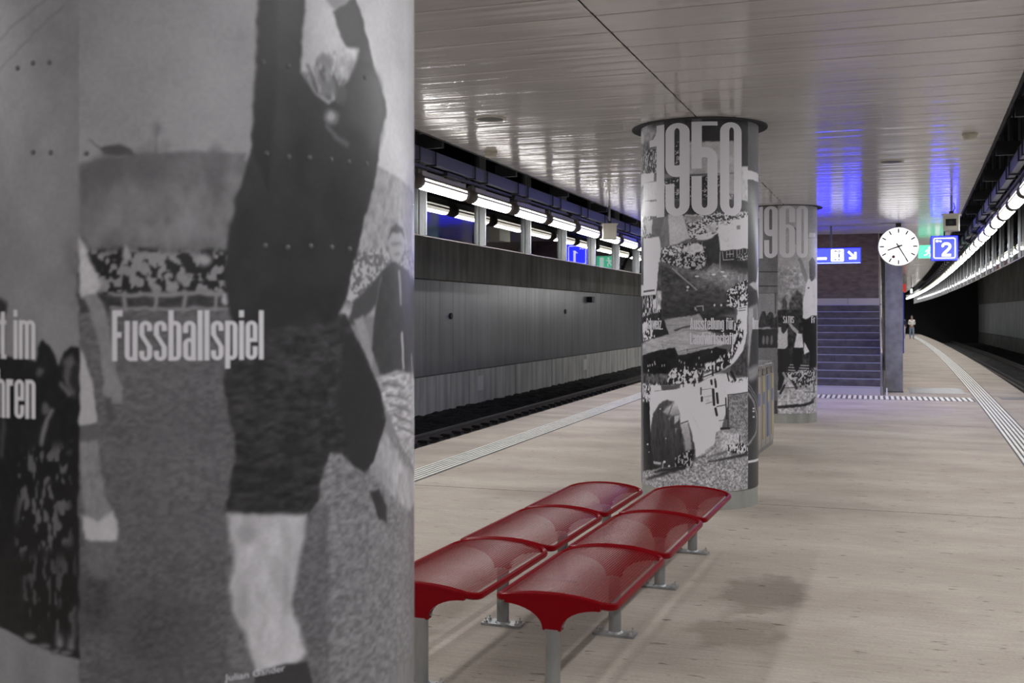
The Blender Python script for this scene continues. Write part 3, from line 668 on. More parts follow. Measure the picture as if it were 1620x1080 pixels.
ART_MIDDLE = [
('p',[(-849,3944),(849,3903),(849,-36),(-849,-72)],70,5.8,0,(34.8,34.8),0),
('p',[(-849,3703),(-433,3631),(-433,3138),(-849,3191)],70,12.0,0.5,(36.1,54.1),1),
('p',[(-786,3628),(-558,3606),(-440,3509),(-525,3432),(-731,3482)],118,36.1,0.2,(42.1,42.1),2),
('p',[(-849,3584),(-711,3561),(-679,3438),(-849,3456)],150,18.4,0,(36.8,36.8),0),
('c',[(-849,3392),(-433,3349),(-433,3120),(-849,3173)],(40,130,0.35),12.0,0,(11.2,26.1),3),
('p',[(-346,3619),(-65,3592),(-65,3386),(-82,3111),(-346,3112)],40,11.7,0.3,(35.1,70.1),4),
('c',[(-230,3397),(-170,3392),(-170,3193),(-230,3197)],(35,125,0.3),11.7,0,(14.5,14.5),5),
('p',[(-99,3387),(523,3416),(523,3092),(-99,3077)],122,11.6,0.1,(58.1,58.1),6),
('p',[(24,3589),(523,3616),(523,3407),(24,3383)],28,11.6,0,(34.9,34.9),0),
('p',[(-324,3101),(71,3090),(71,3072),(-82,3072),(-82,3024),(-324,3022)],82,11.7,0,(35.0,35.0),0),
('l',[(-314,3065),(-65,3080),(523,3110)],45,5.8,6.9,(0,0),0),
('c',[(-346,3059),(193,3073),(193,2712),(-346,2727)],(24,120,0.16),11.6,0,(14.4,14.4),7),
('p',[(278,3093),(338,3096),(338,2906),(278,2904)],118,11.7,0,(35.0,35.0),0),
('c',[(278,2904),(523,2918),(523,2726),(278,2714)],(60,140,0.5),11.7,0,(10.9,14.5),8),
('p',[(-849,3086),(-694,3071),(-340,3041),(-340,2718),(-694,2746)],152,12.0,0.06,(12.0,239.5),9),
('p',[(-849,3026),(-694,3044),(-694,2746),(-849,2761)],90,12.3,0.5,(18.4,49.0),10),
('p',[(422,3588),(523,3599),(523,3180),(422,3171)],34,11.7,0,(35.2,35.2),0),
('p',[(428,3167),(517,3175),(517,2795),(422,2807)],142,11.7,0.1,(47.0,47.0),11),
('p',[(520,3616),(847,3665),(847,3145),(520,3136)],(78,62),6.0,0,(35.8,35.8),0),
('p',[(520,3145),(847,3145),(847,2733),(520,2708)],54,6.0,0,(35.8,35.8),0),
('p',[(447,3134),(523,3143),(847,3136),(847,3060),(523,3057),(466,3057)],156,7.1,0,(35.5,35.5),0),
('p',[(-847,3145),(-849,3162),(-477,3134),(-477,3059),(-849,3070),(-847,3063)],152,7.3,0,(36.5,36.5),0),
('p',[(-849,2893),(520,2843),(520,1900),(-849,1905)],66,5.8,0.25,(46.5,46.5),12),
('p',[(-701,2887),(-340,2853),(-340,2722),(-694,2724)],156,8.9,0.05,(11.9,238.6),13),
('p',[(-340,2853),(520,2852),(520,2721),(-340,2705)],40,8.7,0.3,(34.8,34.8),14),
('c',[(-849,2756),(-502,2725),(-502,2521),(-849,2546)],(60,140,0.5),12.1,0,(15.0,22.5),15),
('p',[(-502,2706),(-351,2705),(-366,2599),(-502,2603)],68,8.9,0,(35.6,35.6),0),
('p',[(-616,2695),(-502,2690),(-525,2567),(-616,2574)],146,9.0,0,(36.1,36.1),0),
('p',[(-391,2559),(-340,2705),(-293,2719),(-281,2427),(-379,2418)],80,8.8,0.15,(23.6,47.2),16),
('p',[(-298,2728),(-150,2721),(-80,2496),(-170,2466),(-283,2429)],140,8.8,0,(35.1,35.1),0),
('c',[(-148,2712),(97,2733),(520,2756),(520,2660),(158,2535),(-82,2485),(-108,2624)],(42,150,0.62),11.6,0,(14.4,10.8),17),
('p',[(-134,2703),(-14,2708),(54,2681),(-65,2640),(-108,2641)],106,8.7,0.2,(34.9,23.3),18),
('p',[(54,2621),(158,2630),(162,2544),(62,2561)],126,8.7,0.2,(29.0,29.0),19),
('c',[(71,2716),(359,2704),(393,2671),(158,2656),(79,2681)],(30,150,0.35),11.6,0,(10.8,14.4),20),
('p',[(307,2667),(520,2712),(520,2634),(307,2628)],158,8.8,0,(35.1,35.1),0),
('p',[(171,2614),(520,2662),(520,2414),(193,2379)],158,8.7,0.06,(46.7,35.0),21),
('p',[(365,2618),(410,2624),(410,2586),(368,2583)],90,5.8,0,(35.1,35.1),0),
('p',[(-22,2527),(175,2540),(71,2483),(-22,2484)],150,8.7,0,(34.8,34.8),0),
('p',[(37,2466),(175,2534),(195,2379),(188,2258),(123,2268),(54,2191),(-14,2209)],26,8.7,0.3,(29.0,46.4),22),
('c',[(-379,2418),(-170,2453),(37,2458),(71,2380),(54,2208),(-99,2214),(-324,2276),(-391,2304)],(26,132,0.42),11.7,0,(14.5,18.1),23),
('p',[(-134,2419),(-22,2458),(37,2416),(24,2372),(-65,2357),(-134,2374)],148,8.7,0.1,(23.3,23.3),24),
('c',[(-379,2422),(-152,2427),(-152,2383),(-283,2353),(-379,2374)],(50,150,0.6),11.7,0,(18.2,14.6),25),
('p',[(193,2379),(520,2415),(520,2171),(202,2196)],30,8.8,0,(35.0,35.0),0),
('l',[(216,2372),(225,2299)],132,3.5,6.0,(0,0),0),
('l',[(225,2299),(333,2307)],132,3.5,6.0,(0,0),0),
('l',[(328,2387),(328,2331)],132,3.5,6.0,(0,0),0),
('l',[(258,2377),(258,2321)],132,3.5,6.0,(0,0),0),
('l',[(258,2351),(328,2357)],132,3.5,6.0,(0,0),0),
('l',[(292,2382),(292,2330)],132,3.5,6.0,(0,0),0),
('l',[(370,2397),(370,2323)],132,3.5,6.1,(0,0),0),
('l',[(404,2402),(404,2350)],132,3.5,6.1,(0,0),0),
('l',[(441,2404),(441,2369)],132,3.5,6.1,(0,0),0),
('l',[(501,2415),(501,2319)],132,3.5,6.1,(0,0),0),
('l',[(193,2372),(191,2183)],132,3.5,6.0,(0,0),0),
('c',[(382,2350),(520,2372),(520,2302),(382,2306)],(30,135,0.4),11.7,0,(10.9,10.9),26),
('p',[(-403,2287),(-264,2239),(-82,2209),(54,2191),(193,2191),(520,2171),(520,1891),(-403,1892)],(82,48),17.4,0.35,(29.0,23.2),27),
('p',[(3,2191),(193,2234),(520,2180),(520,2101),(249,2054),(54,2122)],104,69.8,0.3,(23.3,23.3),28),
('p',[(-391,2269),(-264,2230),(-65,2054),(-48,2019),(-134,1990),(-379,1962)],46,23.4,0.4,(35.1,23.4),29),
('l',[(-254,2226),(-65,2063),(-22,2024),(-91,1992),(-216,1982),(-357,1966)],116,5.8,10.4,(0,0),0),
('p',[(-379,1962),(-22,2002),(258,2002),(258,1890),(-379,1892)],40,29.1,0.3,(34.9,23.3),30),
('p',[(236,2190),(235,2187),(230,2184),(224,2183),(216,2182),(208,2183),(202,2184),(198,2187),(196,2190),(198,2193),(202,2195),(208,2197),(216,2198),(224,2197),(230,2195),(235,2193)],165,4.6,0,(34.9,34.9),0),
('p',[(151,2165),(149,2162),(145,2160),(139,2158),(131,2158),(124,2158),(118,2160),(114,2162),(112,2165),(114,2168),(118,2171),(124,2172),(131,2173),(139,2172),(145,2171),(149,2168)],165,4.6,0,(34.8,34.8),0),
('p',[(258,2153),(257,2150),(252,2148),(245,2146),(237,2145),(230,2146),(223,2147),(219,2150),(217,2153),(219,2156),(223,2158),(230,2160),(237,2161),(245,2160),(252,2159),(257,2156)],165,4.7,0,(34.9,34.9),0),
('p',[(-2,2148),(-3,2145),(-8,2143),(-14,2141),(-21,2141),(-28,2141),(-34,2143),(-38,2146),(-39,2149),(-38,2152),(-34,2154),(-28,2156),(-21,2156),(-14,2156),(-8,2154),(-3,2151)],165,4.6,0,(34.9,34.9),0),
('p',[(-90,2050),(-91,2045),(-94,2041),(-98,2039),(-104,2038),(-109,2039),(-114,2042),(-117,2046),(-118,2050),(-117,2055),(-114,2059),(-109,2061),(-104,2062),(-98,2061),(-94,2058),(-91,2055)],150,4.7,0,(35.0,35.0),0),
('p',[(-98,2015),(-99,2010),(-101,2005),(-104,2001),(-108,2000),(-112,2001),(-116,2005),(-118,2010),(-119,2016),(-118,2022),(-116,2027),(-112,2030),(-108,2031),(-104,2030),(-101,2026),(-99,2021)],140,4.7,0,(35.0,35.0),0),
('c',[(258,2020),(359,2072),(466,2117),(520,2119),(520,1891),(249,1890)],(28,165,0.5),11.7,0,(14.5,18.1),31),
('p',[(-694,2530),(-409,2523),(-385,2479),(-385,2409),(-403,2252),(-425,2103),(-453,1972),(-849,1951),(-849,2079),(-694,2075)],164,9.0,0,(35.9,35.9),0),
('p',[(-849,2546),(-694,2534),(-694,2075),(-849,2079)],60,6.1,0.6,(18.4,49.0),32),
('p',[(-688,2025),(-464,2035),(-464,2020),(-688,2007)],50,6.0,0,(36.0,36.0),0),
('p',[(-685,2065),(-689,2059),(-702,2053),(-723,2050),(-754,2049),(-803,2052),(-849,2057),(-849,2063),(-849,2070),(-849,2077),(-849,2083),(-803,2085),(-754,2085),(-723,2083),(-702,2079),(-689,2072)],150,6.1,0,(36.7,36.7),0),
('p',[(-409,2287),(-391,2278),(-368,1892),(-453,1892),(-437,2060)],52,8.9,0.4,(17.8,59.3),33),
('p',[(-849,1974),(-368,1984),(-368,1528),(-849,1516)],34,6.0,0.4,(23.9,47.9),34),
('c',[(-731,1972),(-391,1984),(-391,1817),(-731,1773)],(26,160,0.4),12.0,0,(11.1,44.5),35),
('p',[(-440,2020),(-368,2019),(-379,1852),(-440,1835)],135,8.9,0.3,(23.7,59.3),36),
('p',[(-379,2019),(278,2015),(349,1808),(20,1757),(-368,1756)],(50,34),17.4,0.3,(46.5,23.2),37),
('l',[(-39,1864),(-22,1834)],125,4.6,8.6,(0,0),0),
('l',[(-22,1873),(33,1877)],125,4.6,8.6,(0,0),0),
('l',[(33,1877),(37,1834)],125,4.6,8.6,(0,0),0),
('l',[(-31,1860),(-39,1843)],125,4.7,8.6,(0,0),0),
('p',[(149,1884),(148,1879),(146,1876),(143,1873),(140,1872),(137,1873),(134,1876),(132,1879),(131,1884),(132,1889),(134,1893),(137,1895),(140,1896),(143,1895),(146,1893),(148,1889)],150,5.8,0,(34.8,34.8),0),
('p',[(213,1884),(213,1880),(211,1876),(208,1873),(204,1872),(201,1873),(198,1876),(196,1880),(195,1884),(196,1889),(198,1893),(201,1895),(204,1896),(208,1895),(211,1893),(213,1889)],150,5.8,0,(34.9,34.9),0),
('p',[(276,1886),(275,1881),(273,1877),(270,1875),(266,1874),(262,1875),(259,1877),(257,1881),(256,1886),(257,1891),(259,1895),(262,1897),(266,1898),(270,1897),(273,1895),(275,1891)],150,5.8,0,(34.9,34.9),0),
('c',[(258,2015),(520,2018),(520,1887),(382,1843),(268,1886)],(28,160,0.45),11.7,0,(14.5,18.1),38),
('p',[(-701,1773),(-340,1747),(-288,1612),(-701,1534)],30,8.9,0,(35.7,35.7),0),
('c',[(-701,1728),(-525,1738),(-453,1579),(-701,1538)],(30,165,0.55),12.0,0,(18.6,22.4),39),
('p',[(-731,1709),(-616,1719),(-639,1629),(-722,1610)],158,9.1,0,(36.4,36.4),0),
('p',[(-340,1747),(3,1803),(37,1757),(88,1645),(-82,1649),(-291,1612)],112,8.7,0.12,(93.2,11.6),40),
('l',[(-225,1648),(-134,1683),(-65,1696)],40,8.8,13.8,(0,0),0),
('p',[(3,1803),(328,1765),(359,1670),(328,1610),(88,1641)],32,11.6,0.3,(34.9,34.9),41),
('p',[(-722,1520),(-291,1612),(-65,1652),(97,1636),(249,1533),(162,1499),(-194,1417),(-230,1492),(-427,1457),(-722,1398)],(132,112),8.8,0.12,(105.1,11.7),42),
('l',[(-368,1519),(-351,1485)],50,3.5,4.4,(0,0),0),
('l',[(-170,1462),(158,1525)],60,3.5,4.3,(0,0),0),
('l',[(-108,1480),(-108,1459)],40,3.5,5.2,(0,0),0),
('p',[(-722,1398),(-427,1457),(-230,1492),(-194,1417),(162,1499),(258,1481),(258,1395),(158,1353),(-99,1273),(-283,1242),(-722,1221)],21,8.7,0.3,(46.6,35.0),43),
('p',[(-565,1310),(-566,1305),(-568,1301),(-572,1298),(-576,1297),(-580,1298),(-584,1300),(-587,1304),(-587,1309),(-587,1314),(-584,1318),(-580,1321),(-576,1322),(-572,1321),(-568,1319),(-566,1315)],118,4.2,0,(36.1,36.1),0),
('p',[(-531,1316),(-532,1311),(-534,1307),(-537,1304),(-541,1303),(-545,1304),(-548,1306),(-550,1310),(-551,1315),(-550,1320),(-548,1324),(-545,1327),(-541,1328),(-537,1327),(-534,1325),(-532,1321)],118,4.2,0,(36.0,36.0),0),
('p',[(-490,1322),(-491,1317),(-493,1313),(-495,1310),(-499,1309),(-502,1310),(-505,1313),(-507,1317),(-508,1321),(-507,1326),(-505,1330),(-502,1333),(-499,1334),(-495,1333),(-493,1331),(-491,1327)],118,4.2,0,(35.9,35.9),0),
('p',[(-458,1350),(-459,1345),(-460,1341),(-463,1338),(-466,1337),(-469,1338),(-472,1341),(-474,1345),(-474,1349),(-474,1354),(-472,1358),(-469,1361),(-466,1362),(-463,1361),(-460,1359),(-459,1355)],118,4.2,0,(35.8,35.8),0),
('p',[(-451,1332),(-452,1328),(-454,1324),(-456,1321),(-459,1320),(-463,1321),(-465,1323),(-467,1327),(-468,1332),(-467,1337),(-465,1341),(-463,1343),(-459,1345),(-456,1344),(-454,1341),(-452,1337)],118,4.2,0,(35.7,35.7),0),
('p',[(-556,1266),(-557,1261),(-559,1257),(-563,1254),(-567,1253),(-571,1254),(-575,1256),(-577,1260),(-578,1265),(-577,1270),(-575,1274),(-571,1277),(-567,1278),(-563,1277),(-559,1275),(-557,1271)],118,4.2,0,(36.1,36.1),0),
('p',[(-361,1320),(-362,1315),(-363,1311),(-365,1309),(-368,1308),(-370,1308),(-373,1311),(-374,1315),(-375,1320),(-374,1324),(-373,1328),(-370,1331),(-368,1332),(-365,1331),(-363,1329),(-362,1325)],118,4.1,0,(35.5,35.5),0),
('p',[(-334,1324),(-334,1319),(-336,1315),(-338,1312),(-340,1311),(-343,1312),(-345,1315),(-346,1318),(-347,1323),(-346,1328),(-345,1332),(-343,1335),(-340,1336),(-338,1335),(-336,1332),(-334,1328)],118,4.1,0,(35.4,35.4),0),
('p',[(-178,1371),(-179,1367),(-180,1363),(-181,1360),(-184,1359),(-186,1360),(-187,1363),(-189,1366),(-189,1371),(-189,1376),(-187,1380),(-186,1382),(-184,1383),(-181,1382),(-180,1380),(-179,1376)],118,4.1,0,(35.1,35.1),0),
('p',[(-129,1351),(-130,1346),(-131,1342),(-132,1339),(-134,1338),(-136,1339),(-138,1342),(-139,1346),(-140,1350),(-139,1355),(-138,1359),(-136,1362),(-134,1363),(-132,1362),(-131,1359),(-130,1355)],118,4.1,0,(35.0,35.0),0),
('p',[(-160,1359),(-161,1354),(-162,1350),(-163,1347),(-166,1346),(-168,1347),(-169,1350),(-170,1354),(-171,1358),(-170,1363),(-169,1367),(-168,1370),(-166,1371),(-163,1370),(-162,1367),(-161,1363)],118,4.1,0,(35.0,35.0),0),
('p',[(4,1400),(3,1395),(2,1391),(1,1389),(-1,1388),(-3,1388),(-5,1391),(-6,1395),(-6,1400),(-6,1404),(-5,1408),(-3,1411),(-1,1412),(1,1411),(2,1408),(3,1404)],118,4.1,0,(34.9,34.9),0),
('p',[(25,1335),(25,1331),(24,1327),(22,1324),(20,1323),(18,1324),(16,1327),(15,1331),(15,1335),(15,1340),(16,1344),(18,1346),(20,1347),(22,1346),(24,1344),(25,1340)],118,4.1,0,(34.8,34.8),0),
('p',[(-22,1339),(-22,1335),(-23,1331),(-25,1328),(-27,1327),(-29,1328),(-30,1331),(-31,1334),(-32,1339),(-31,1344),(-30,1348),(-29,1350),(-27,1351),(-25,1350),(-23,1348),(-22,1344)],118,4.1,0,(34.9,34.9),0),
('p',[(76,1335),(76,1331),(75,1327),(73,1324),(71,1323),(69,1324),(67,1327),(66,1331),(66,1335),(66,1340),(67,1344),(69,1347),(71,1347),(73,1347),(75,1344),(76,1340)],118,4.1,0,(34.8,34.8),0),
('p',[(119,1456),(119,1451),(118,1447),(116,1445),(114,1444),(112,1445),(110,1447),(109,1451),(109,1456),(109,1460),(110,1464),(112,1467),(114,1468),(116,1467),(118,1464),(119,1460)],118,4.1,0,(34.8,34.8),0),
('p',[(106,1335),(106,1331),(105,1327),(103,1324),(101,1323),(99,1324),(97,1327),(96,1331),(96,1335),(96,1340),(97,1344),(99,1347),(101,1348),(103,1347),(105,1344),(106,1340)],118,4.1,0,(34.8,34.8),0),
('p',[(181,1370),(180,1365),(179,1361),(177,1359),(175,1358),(173,1359),(172,1361),(170,1365),(170,1370),(170,1374),(172,1378),(173,1381),(175,1382),(177,1381),(179,1378),(180,1374)],118,4.1,0,(34.8,34.8),0),
('p',[(199,1413),(198,1408),(197,1404),(195,1401),(193,1401),(191,1401),(189,1404),(188,1408),(188,1413),(188,1417),(189,1421),(191,1424),(193,1425),(195,1424),(197,1421),(198,1417)],118,4.1,0,(34.9,34.9),0),
('p',[(245,1421),(244,1416),(243,1412),(241,1410),(239,1409),(237,1410),(235,1412),(234,1416),(234,1421),(234,1425),(235,1429),(237,1432),(239,1433),(241,1432),(243,1429),(244,1425)],118,4.1,0,(34.9,34.9),0),
('p',[(382,1867),(511,1887),(502,1625),(453,1469),(307,1325),(211,1283),(37,1198),(20,1241),(158,1301),(268,1395),(333,1506),(359,1653)],160,8.7,0,(34.9,34.9),0),
('l',[(393,1852),(487,1865)],50,4.1,5.2,(0,0),0),
('l',[(393,1833),(480,1839)],50,4.1,6.9,(0,0),0),
('c',[(338,1739),(416,1756),(466,1652),(416,1531),(287,1360),(184,1301),(37,1275),(54,1344),(249,1412),(328,1532)],(26,160,0.5),11.6,0,(18.0,32.5),44),
('c',[(114,1361),(307,1463),(307,1342),(123,1241)],(26,160,0.45),11.6,0,(18.0,36.0),45),
('p',[(307,1325),(453,1461),(520,1529),(520,1215),(370,1237),(297,1273)],48,11.7,0.35,(23.4,23.4),46),
('p',[(-722,1230),(-283,1242),(-304,1146),(-722,1113)],58,11.9,0.6,(23.8,35.7),47),
('c',[(-283,1277),(-134,1325),(45,1284),(37,1215),(3,1154),(-324,1136)],(26,150,0.45),11.7,0,(18.1,28.9),48),
('p',[(3,1172),(158,1258),(258,1257),(307,1213),(520,1215),(520,1066),(3,1077)],158,11.6,0.05,(46.5,46.5),49),
('l',[(37,1224),(193,1283)],28,4.1,10.3,(0,0),0),
('l',[(123,1327),(123,1241)],28,4.1,15.5,(0,0),0),
('l',[(144,1206),(149,1129)],28,4.1,13.8,(0,0),0),
('l',[(193,1326),(193,1283)],28,4.1,12.0,(0,0),0),
('l',[(307,1265),(359,1177)],28,4.1,29.4,(0,0),0),
('l',[(110,1189),(114,1155)],28,4.1,18.9,(0,0),0),
('l',[(-39,1206),(-39,1137)],28,4.1,12.1,(0,0),0),
('l',[(-148,1195),(-145,1126)],28,4.1,8.6,(0,0),0),
('l',[(-453,1147),(-453,1094)],28,4.2,14.1,(0,0),0),
('l',[(16,1120),(16,1086)],28,4.1,8.6,(0,0),0),
('l',[(263,1257),(282,1187)],28,4.1,13.8,(0,0),0),
('l',[(307,1126),(382,1107)],28,4.1,10.4,(0,0),0),
('c',[(307,1187),(520,1215),(520,1075),(307,1083)],(30,160,0.6),11.7,0,(14.5,25.4),50),
('c',[(-722,1131),(-391,1150),(-391,1063),(-722,1040)],(40,160,0.6),12.0,0,(14.8,29.7),51),
('p',[(-391,1142),(-170,1159),(-170,1116),(-379,1090)],60,7.0,0,(35.2,35.2),0),
('p',[(-558,1128),(3,1167),(523,1175),(523,1053),(287,1028),(193,720),(-558,683)],158,8.7,0.04,(46.4,46.4),52),
('c',[(-722,1117),(-525,1130),(-541,951),(-722,955)],(40,160,0.55),12.1,0,(15.0,22.5),53),
('p',[(-379,1138),(-175,1151),(-179,1112),(-379,1090)],62,7.0,0,(35.2,35.2),0),
('l',[(-391,1139),(-170,1153)],30,3.5,5.2,(0,0),0),
('l',[(-466,1076),(-207,1111)],60,3.5,4.4,(0,0),0),
('p',[(-533,650),(-517,776),(-487,858),(-403,961),(-314,1010),(-235,988),(-188,912),(-170,792),(-148,646),(-121,474),(-134,391),(-357,373),(-466,387),(-517,510)],(58,34),11.8,0.25,(17.7,82.4),54),
('p',[(-357,885),(-304,941),(-216,993),(-188,912),(-184,865),(-283,860)],(150,112),17.6,0,(35.2,35.2),0),
('l',[(-298,863),(-254,961)],60,7.1,8.7,(0,0),0),
('p',[(-230,858),(-179,865),(-188,825),(-230,780)],138,8.8,0,(35.1,35.1),0),
('p',[(-233,741),(-207,746),(-220,702)],110,8.8,0,(35.1,35.1),0),
('p',[(-298,828),(-264,856),(-283,811)],100,8.8,0,(35.3,35.3),0),
('p',[(-541,1058),(-207,1104),(-134,1113),(-14,1081),(97,957),(140,875),(159,738),(144,617),(114,566),(37,514),(-31,485),(-45,598),(-65,684),(-99,812),(-166,788),(-188,912),(-216,989),(-304,1015),(-403,983),(-473,912),(-541,853)],166,8.7,0.02,(46.6,116.6),55),
('l',[(-166,792),(-104,816)],40,5.8,10.4,(0,0),0),
('l',[(-56,856),(-22,788),(3,728)],140,8.7,4.3,(0,0),0),
('p',[(-164,779),(-99,810),(-65,684),(-45,581),(-41,486),(-112,501),(-134,603)],(138,92),11.6,0,(34.9,34.9),0),
('p',[(-99,795),(-65,684),(-45,581),(-41,460),(-65,511),(-74,649)],36,14.5,0,(34.9,34.9),0),
('p',[(28,531),(71,583),(114,566),(37,514),(-14,487)],120,17.4,0.5,(17.4,34.8),56),
('p',[(-694,952),(-549,968),(-538,827),(-525,562),(-466,383),(-357,373),(-694,285)],26,9.0,0.3,(30.0,47.9),57),
('p',[(-567,564),(-568,561),(-572,557),(-578,555),(-586,553),(-593,553),(-600,554),(-604,557),(-606,560),(-604,564),(-600,567),(-593,570),(-586,571),(-578,571),(-572,570),(-568,568)],150,4.2,0,(36.1,36.1),0),
('p',[(-325,424),(-327,420),(-330,415),(-335,412),(-340,411),(-346,411),(-351,413),(-354,417),(-356,421),(-354,426),(-351,431),(-346,434),(-340,435),(-335,435),(-330,433),(-327,429)],150,4.1,0,(35.4,35.4),0),
('p',[(-277,390),(-278,386),(-281,383),(-284,380),(-288,379),(-293,379),(-296,381),(-299,384),(-299,388),(-299,391),(-296,395),(-293,397),(-288,398),(-284,398),(-281,396),(-278,393)],150,4.1,0,(35.3,35.3),0),
('p',[(-382,914),(-382,911),(-384,909),(-387,907),(-391,907),(-394,907),(-397,908),(-400,910),(-400,913),(-400,916),(-397,918),(-394,920),(-391,921),(-387,920),(-384,919),(-382,917)],150,4.1,0,(35.5,35.5),0),
('p',[(-318,643),(-319,641),(-320,639),(-322,638),(-324,638),(-327,638),(-329,639),(-330,640),(-331,642),(-330,644),(-329,646),(-327,647),(-324,648),(-322,648),(-320,647),(-319,645)],150,4.1,0,(35.4,35.4),0),
('p',[(-548,493),(-548,491),(-551,489),(-554,487),(-558,486),(-562,486),(-566,487),(-568,488),(-569,490),(-568,492),(-566,494),(-562,496),(-558,497),(-554,497),(-551,496),(-548,495)],150,4.2,0,(36.0,36.0),0),
('p',[(-166,450),(-166,447),(-168,444),(-171,442),(-175,441),(-178,441),(-181,443),(-183,446),(-184,449),(-183,452),(-181,455),(-178,457),(-175,458),(-171,458),(-168,456),(-166,453)],150,4.1,0,(35.1,35.1),0),
('p',[(-487,414),(-379,415),(-385,392),(-480,390)],128,5.9,0,(35.6,35.6),0),
('l',[(-357,413),(-362,360)],120,4.7,12.3,(0,0),0),
('c',[(-225,485),(-48,564),(-56,391),(-244,362)],(24,125,0.28),11.7,0,(14.5,25.3),58),
('p',[(-722,281),(-357,360),(-65,386),(-31,471),(88,489),(287,536),(520,503),(520,58),(-722,-4)],112,11.6,0.42,(13.9,13.9),59),
('p',[(-616,229),(-357,325),(-134,391),(-134,374),(-335,301),(-595,219)],30,17.7,0,(35.4,35.4),0),
('p',[(-480,315),(-357,360),(-134,400),(-134,370),(-466,303)],32,11.8,0,(35.3,35.3),0),
('p',[(158,720),(193,737),(287,743),(287,579),(268,554),(71,488),(37,514),(140,617)],110,11.6,0.35,(15.1,15.1),60),
('p',[(268,1052),(520,1072),(520,564),(287,579),(287,743)],92,8.8,0.4,(14.0,14.0),61),
('p',[(198,694),(258,723),(404,694),(453,604),(268,563),(202,573)],138,34.9,0.25,(14.0,14.0),62),
('l',[(16,1124),(16,1064)],26,4.1,12.0,(0,0),0),
('l',[(24,1038),(24,1004)],26,4.1,18.9,(0,0),0),
('l',[(127,1108),(136,970)],24,4.1,24.1,(0,0),0),
('l',[(162,1073),(171,987)],24,4.1,22.4,(0,0),0),
('l',[(149,935),(162,875)],26,4.1,22.4,(0,0),0),
('l',[(249,1029),(258,839)],30,4.1,13.8,(0,0),0),
('l',[(273,1045),(273,769)],34,4.1,10.3,(0,0),0),
('l',[(202,750),(287,752)],28,4.1,19.0,(0,0),0),
('l',[(162,953),(249,968)],40,4.1,8.6,(0,0),0),
('l',[(184,823),(249,830)],60,4.1,6.9,(0,0),0),
('l',[(268,1058),(520,1075)],30,4.1,8.7,(0,0),0),
('l',[(62,979),(131,1000)],70,4.1,5.2,(0,0),0),
('l',[(193,806),(193,539)],120,4.1,5.2,(0,0),0),
('l',[(20,1107),(123,1121)],70,4.1,4.3,(0,0),0),
('l',[(37,1039),(123,1056)],80,4.1,3.4,(0,0),0),
('l',[(404,677),(404,625)],22,4.1,13.9,(0,0),0),
('l',[(110,1194),(114,1159)],26,4.1,18.9,(0,0),0),
('l',[(149,1185),(153,1133)],26,4.1,18.9,(0,0),0),
('l',[(-48,1184),(-44,1141)],26,4.1,12.1,(0,0),0),
('l',[(-148,1182),(-145,1130)],26,4.1,8.6,(0,0),0),
('c',[(268,597),(416,607),(520,582),(520,494),(268,528)],(26,155,0.5),11.7,0,(10.9,21.8),63),
('p',[(79,446),(249,486),(501,513),(516,486),(249,464),(88,437)],38,11.6,0,(34.9,34.9),0),
('p',[(520,2843),(847,2872),(847,1894),(520,1891)],50,4.8,0,(35.8,35.8),0),
('p',[(520,2018),(847,2024),(847,1046),(520,1066)],44,4.8,0,(35.8,35.8),0),
('p',[(520,1193),(847,1176),(847,10),(520,58)],42,4.8,0,(35.8,35.8),0),
('p',[(539,2075),(611,2107),(698,2096),(715,2026),(632,2038)],132,11.9,0,(35.7,35.7),0),
('p',[(683,2096),(789,2242),(849,2253),(849,1903),(757,1973)],140,12.1,0,(36.2,36.2),0),
('p',[(520,1857),(734,1906),(789,1755),(632,1729),(581,1607),(539,1354),(520,1320)],118,23.7,0,(35.6,35.6),0),
('p',[(611,1861),(715,1888),(734,1729),(632,1668)],84,23.8,0,(35.8,35.8),0),
('p',[(520,1293),(789,1327),(789,1237),(611,1176),(523,1180)],100,35.6,0,(35.6,35.6),0),
('l',[(523,1062),(632,976),(734,809),(698,688),(591,628),(523,590)],110,14.8,21.1,(0,0),0),
('l',[(523,1158),(632,1064),(757,967)],110,8.9,8.8,(0,0),0),
('l',[(531,1114),(656,1010),(789,885)],120,8.9,6.2,(0,0),0),
('p',[(653,913),(651,911),(645,909),(636,908),(625,908),(616,909),(607,912),(602,914),(600,917),(602,920),(607,921),(616,922),(625,922),(636,921),(645,919),(651,916)],160,5.9,0,(35.6,35.6),0),
('p',[(653,887),(651,884),(645,882),(636,882),(625,882),(616,883),(607,885),(602,888),(600,891),(602,893),(607,895),(616,896),(625,896),(636,895),(645,892),(651,890)],160,5.9,0,(35.6,35.6),0),
('p',[(656,834),(653,831),(647,829),(638,829),(627,829),(618,830),(610,832),(604,835),(602,838),(604,840),(610,842),(618,843),(627,843),(638,842),(647,839),(653,836)],160,5.9,0,(35.7,35.7),0),
('p',[(520,435),(849,429),(849,404),(520,414)],158,4.8,0,(35.7,35.7),0),
]
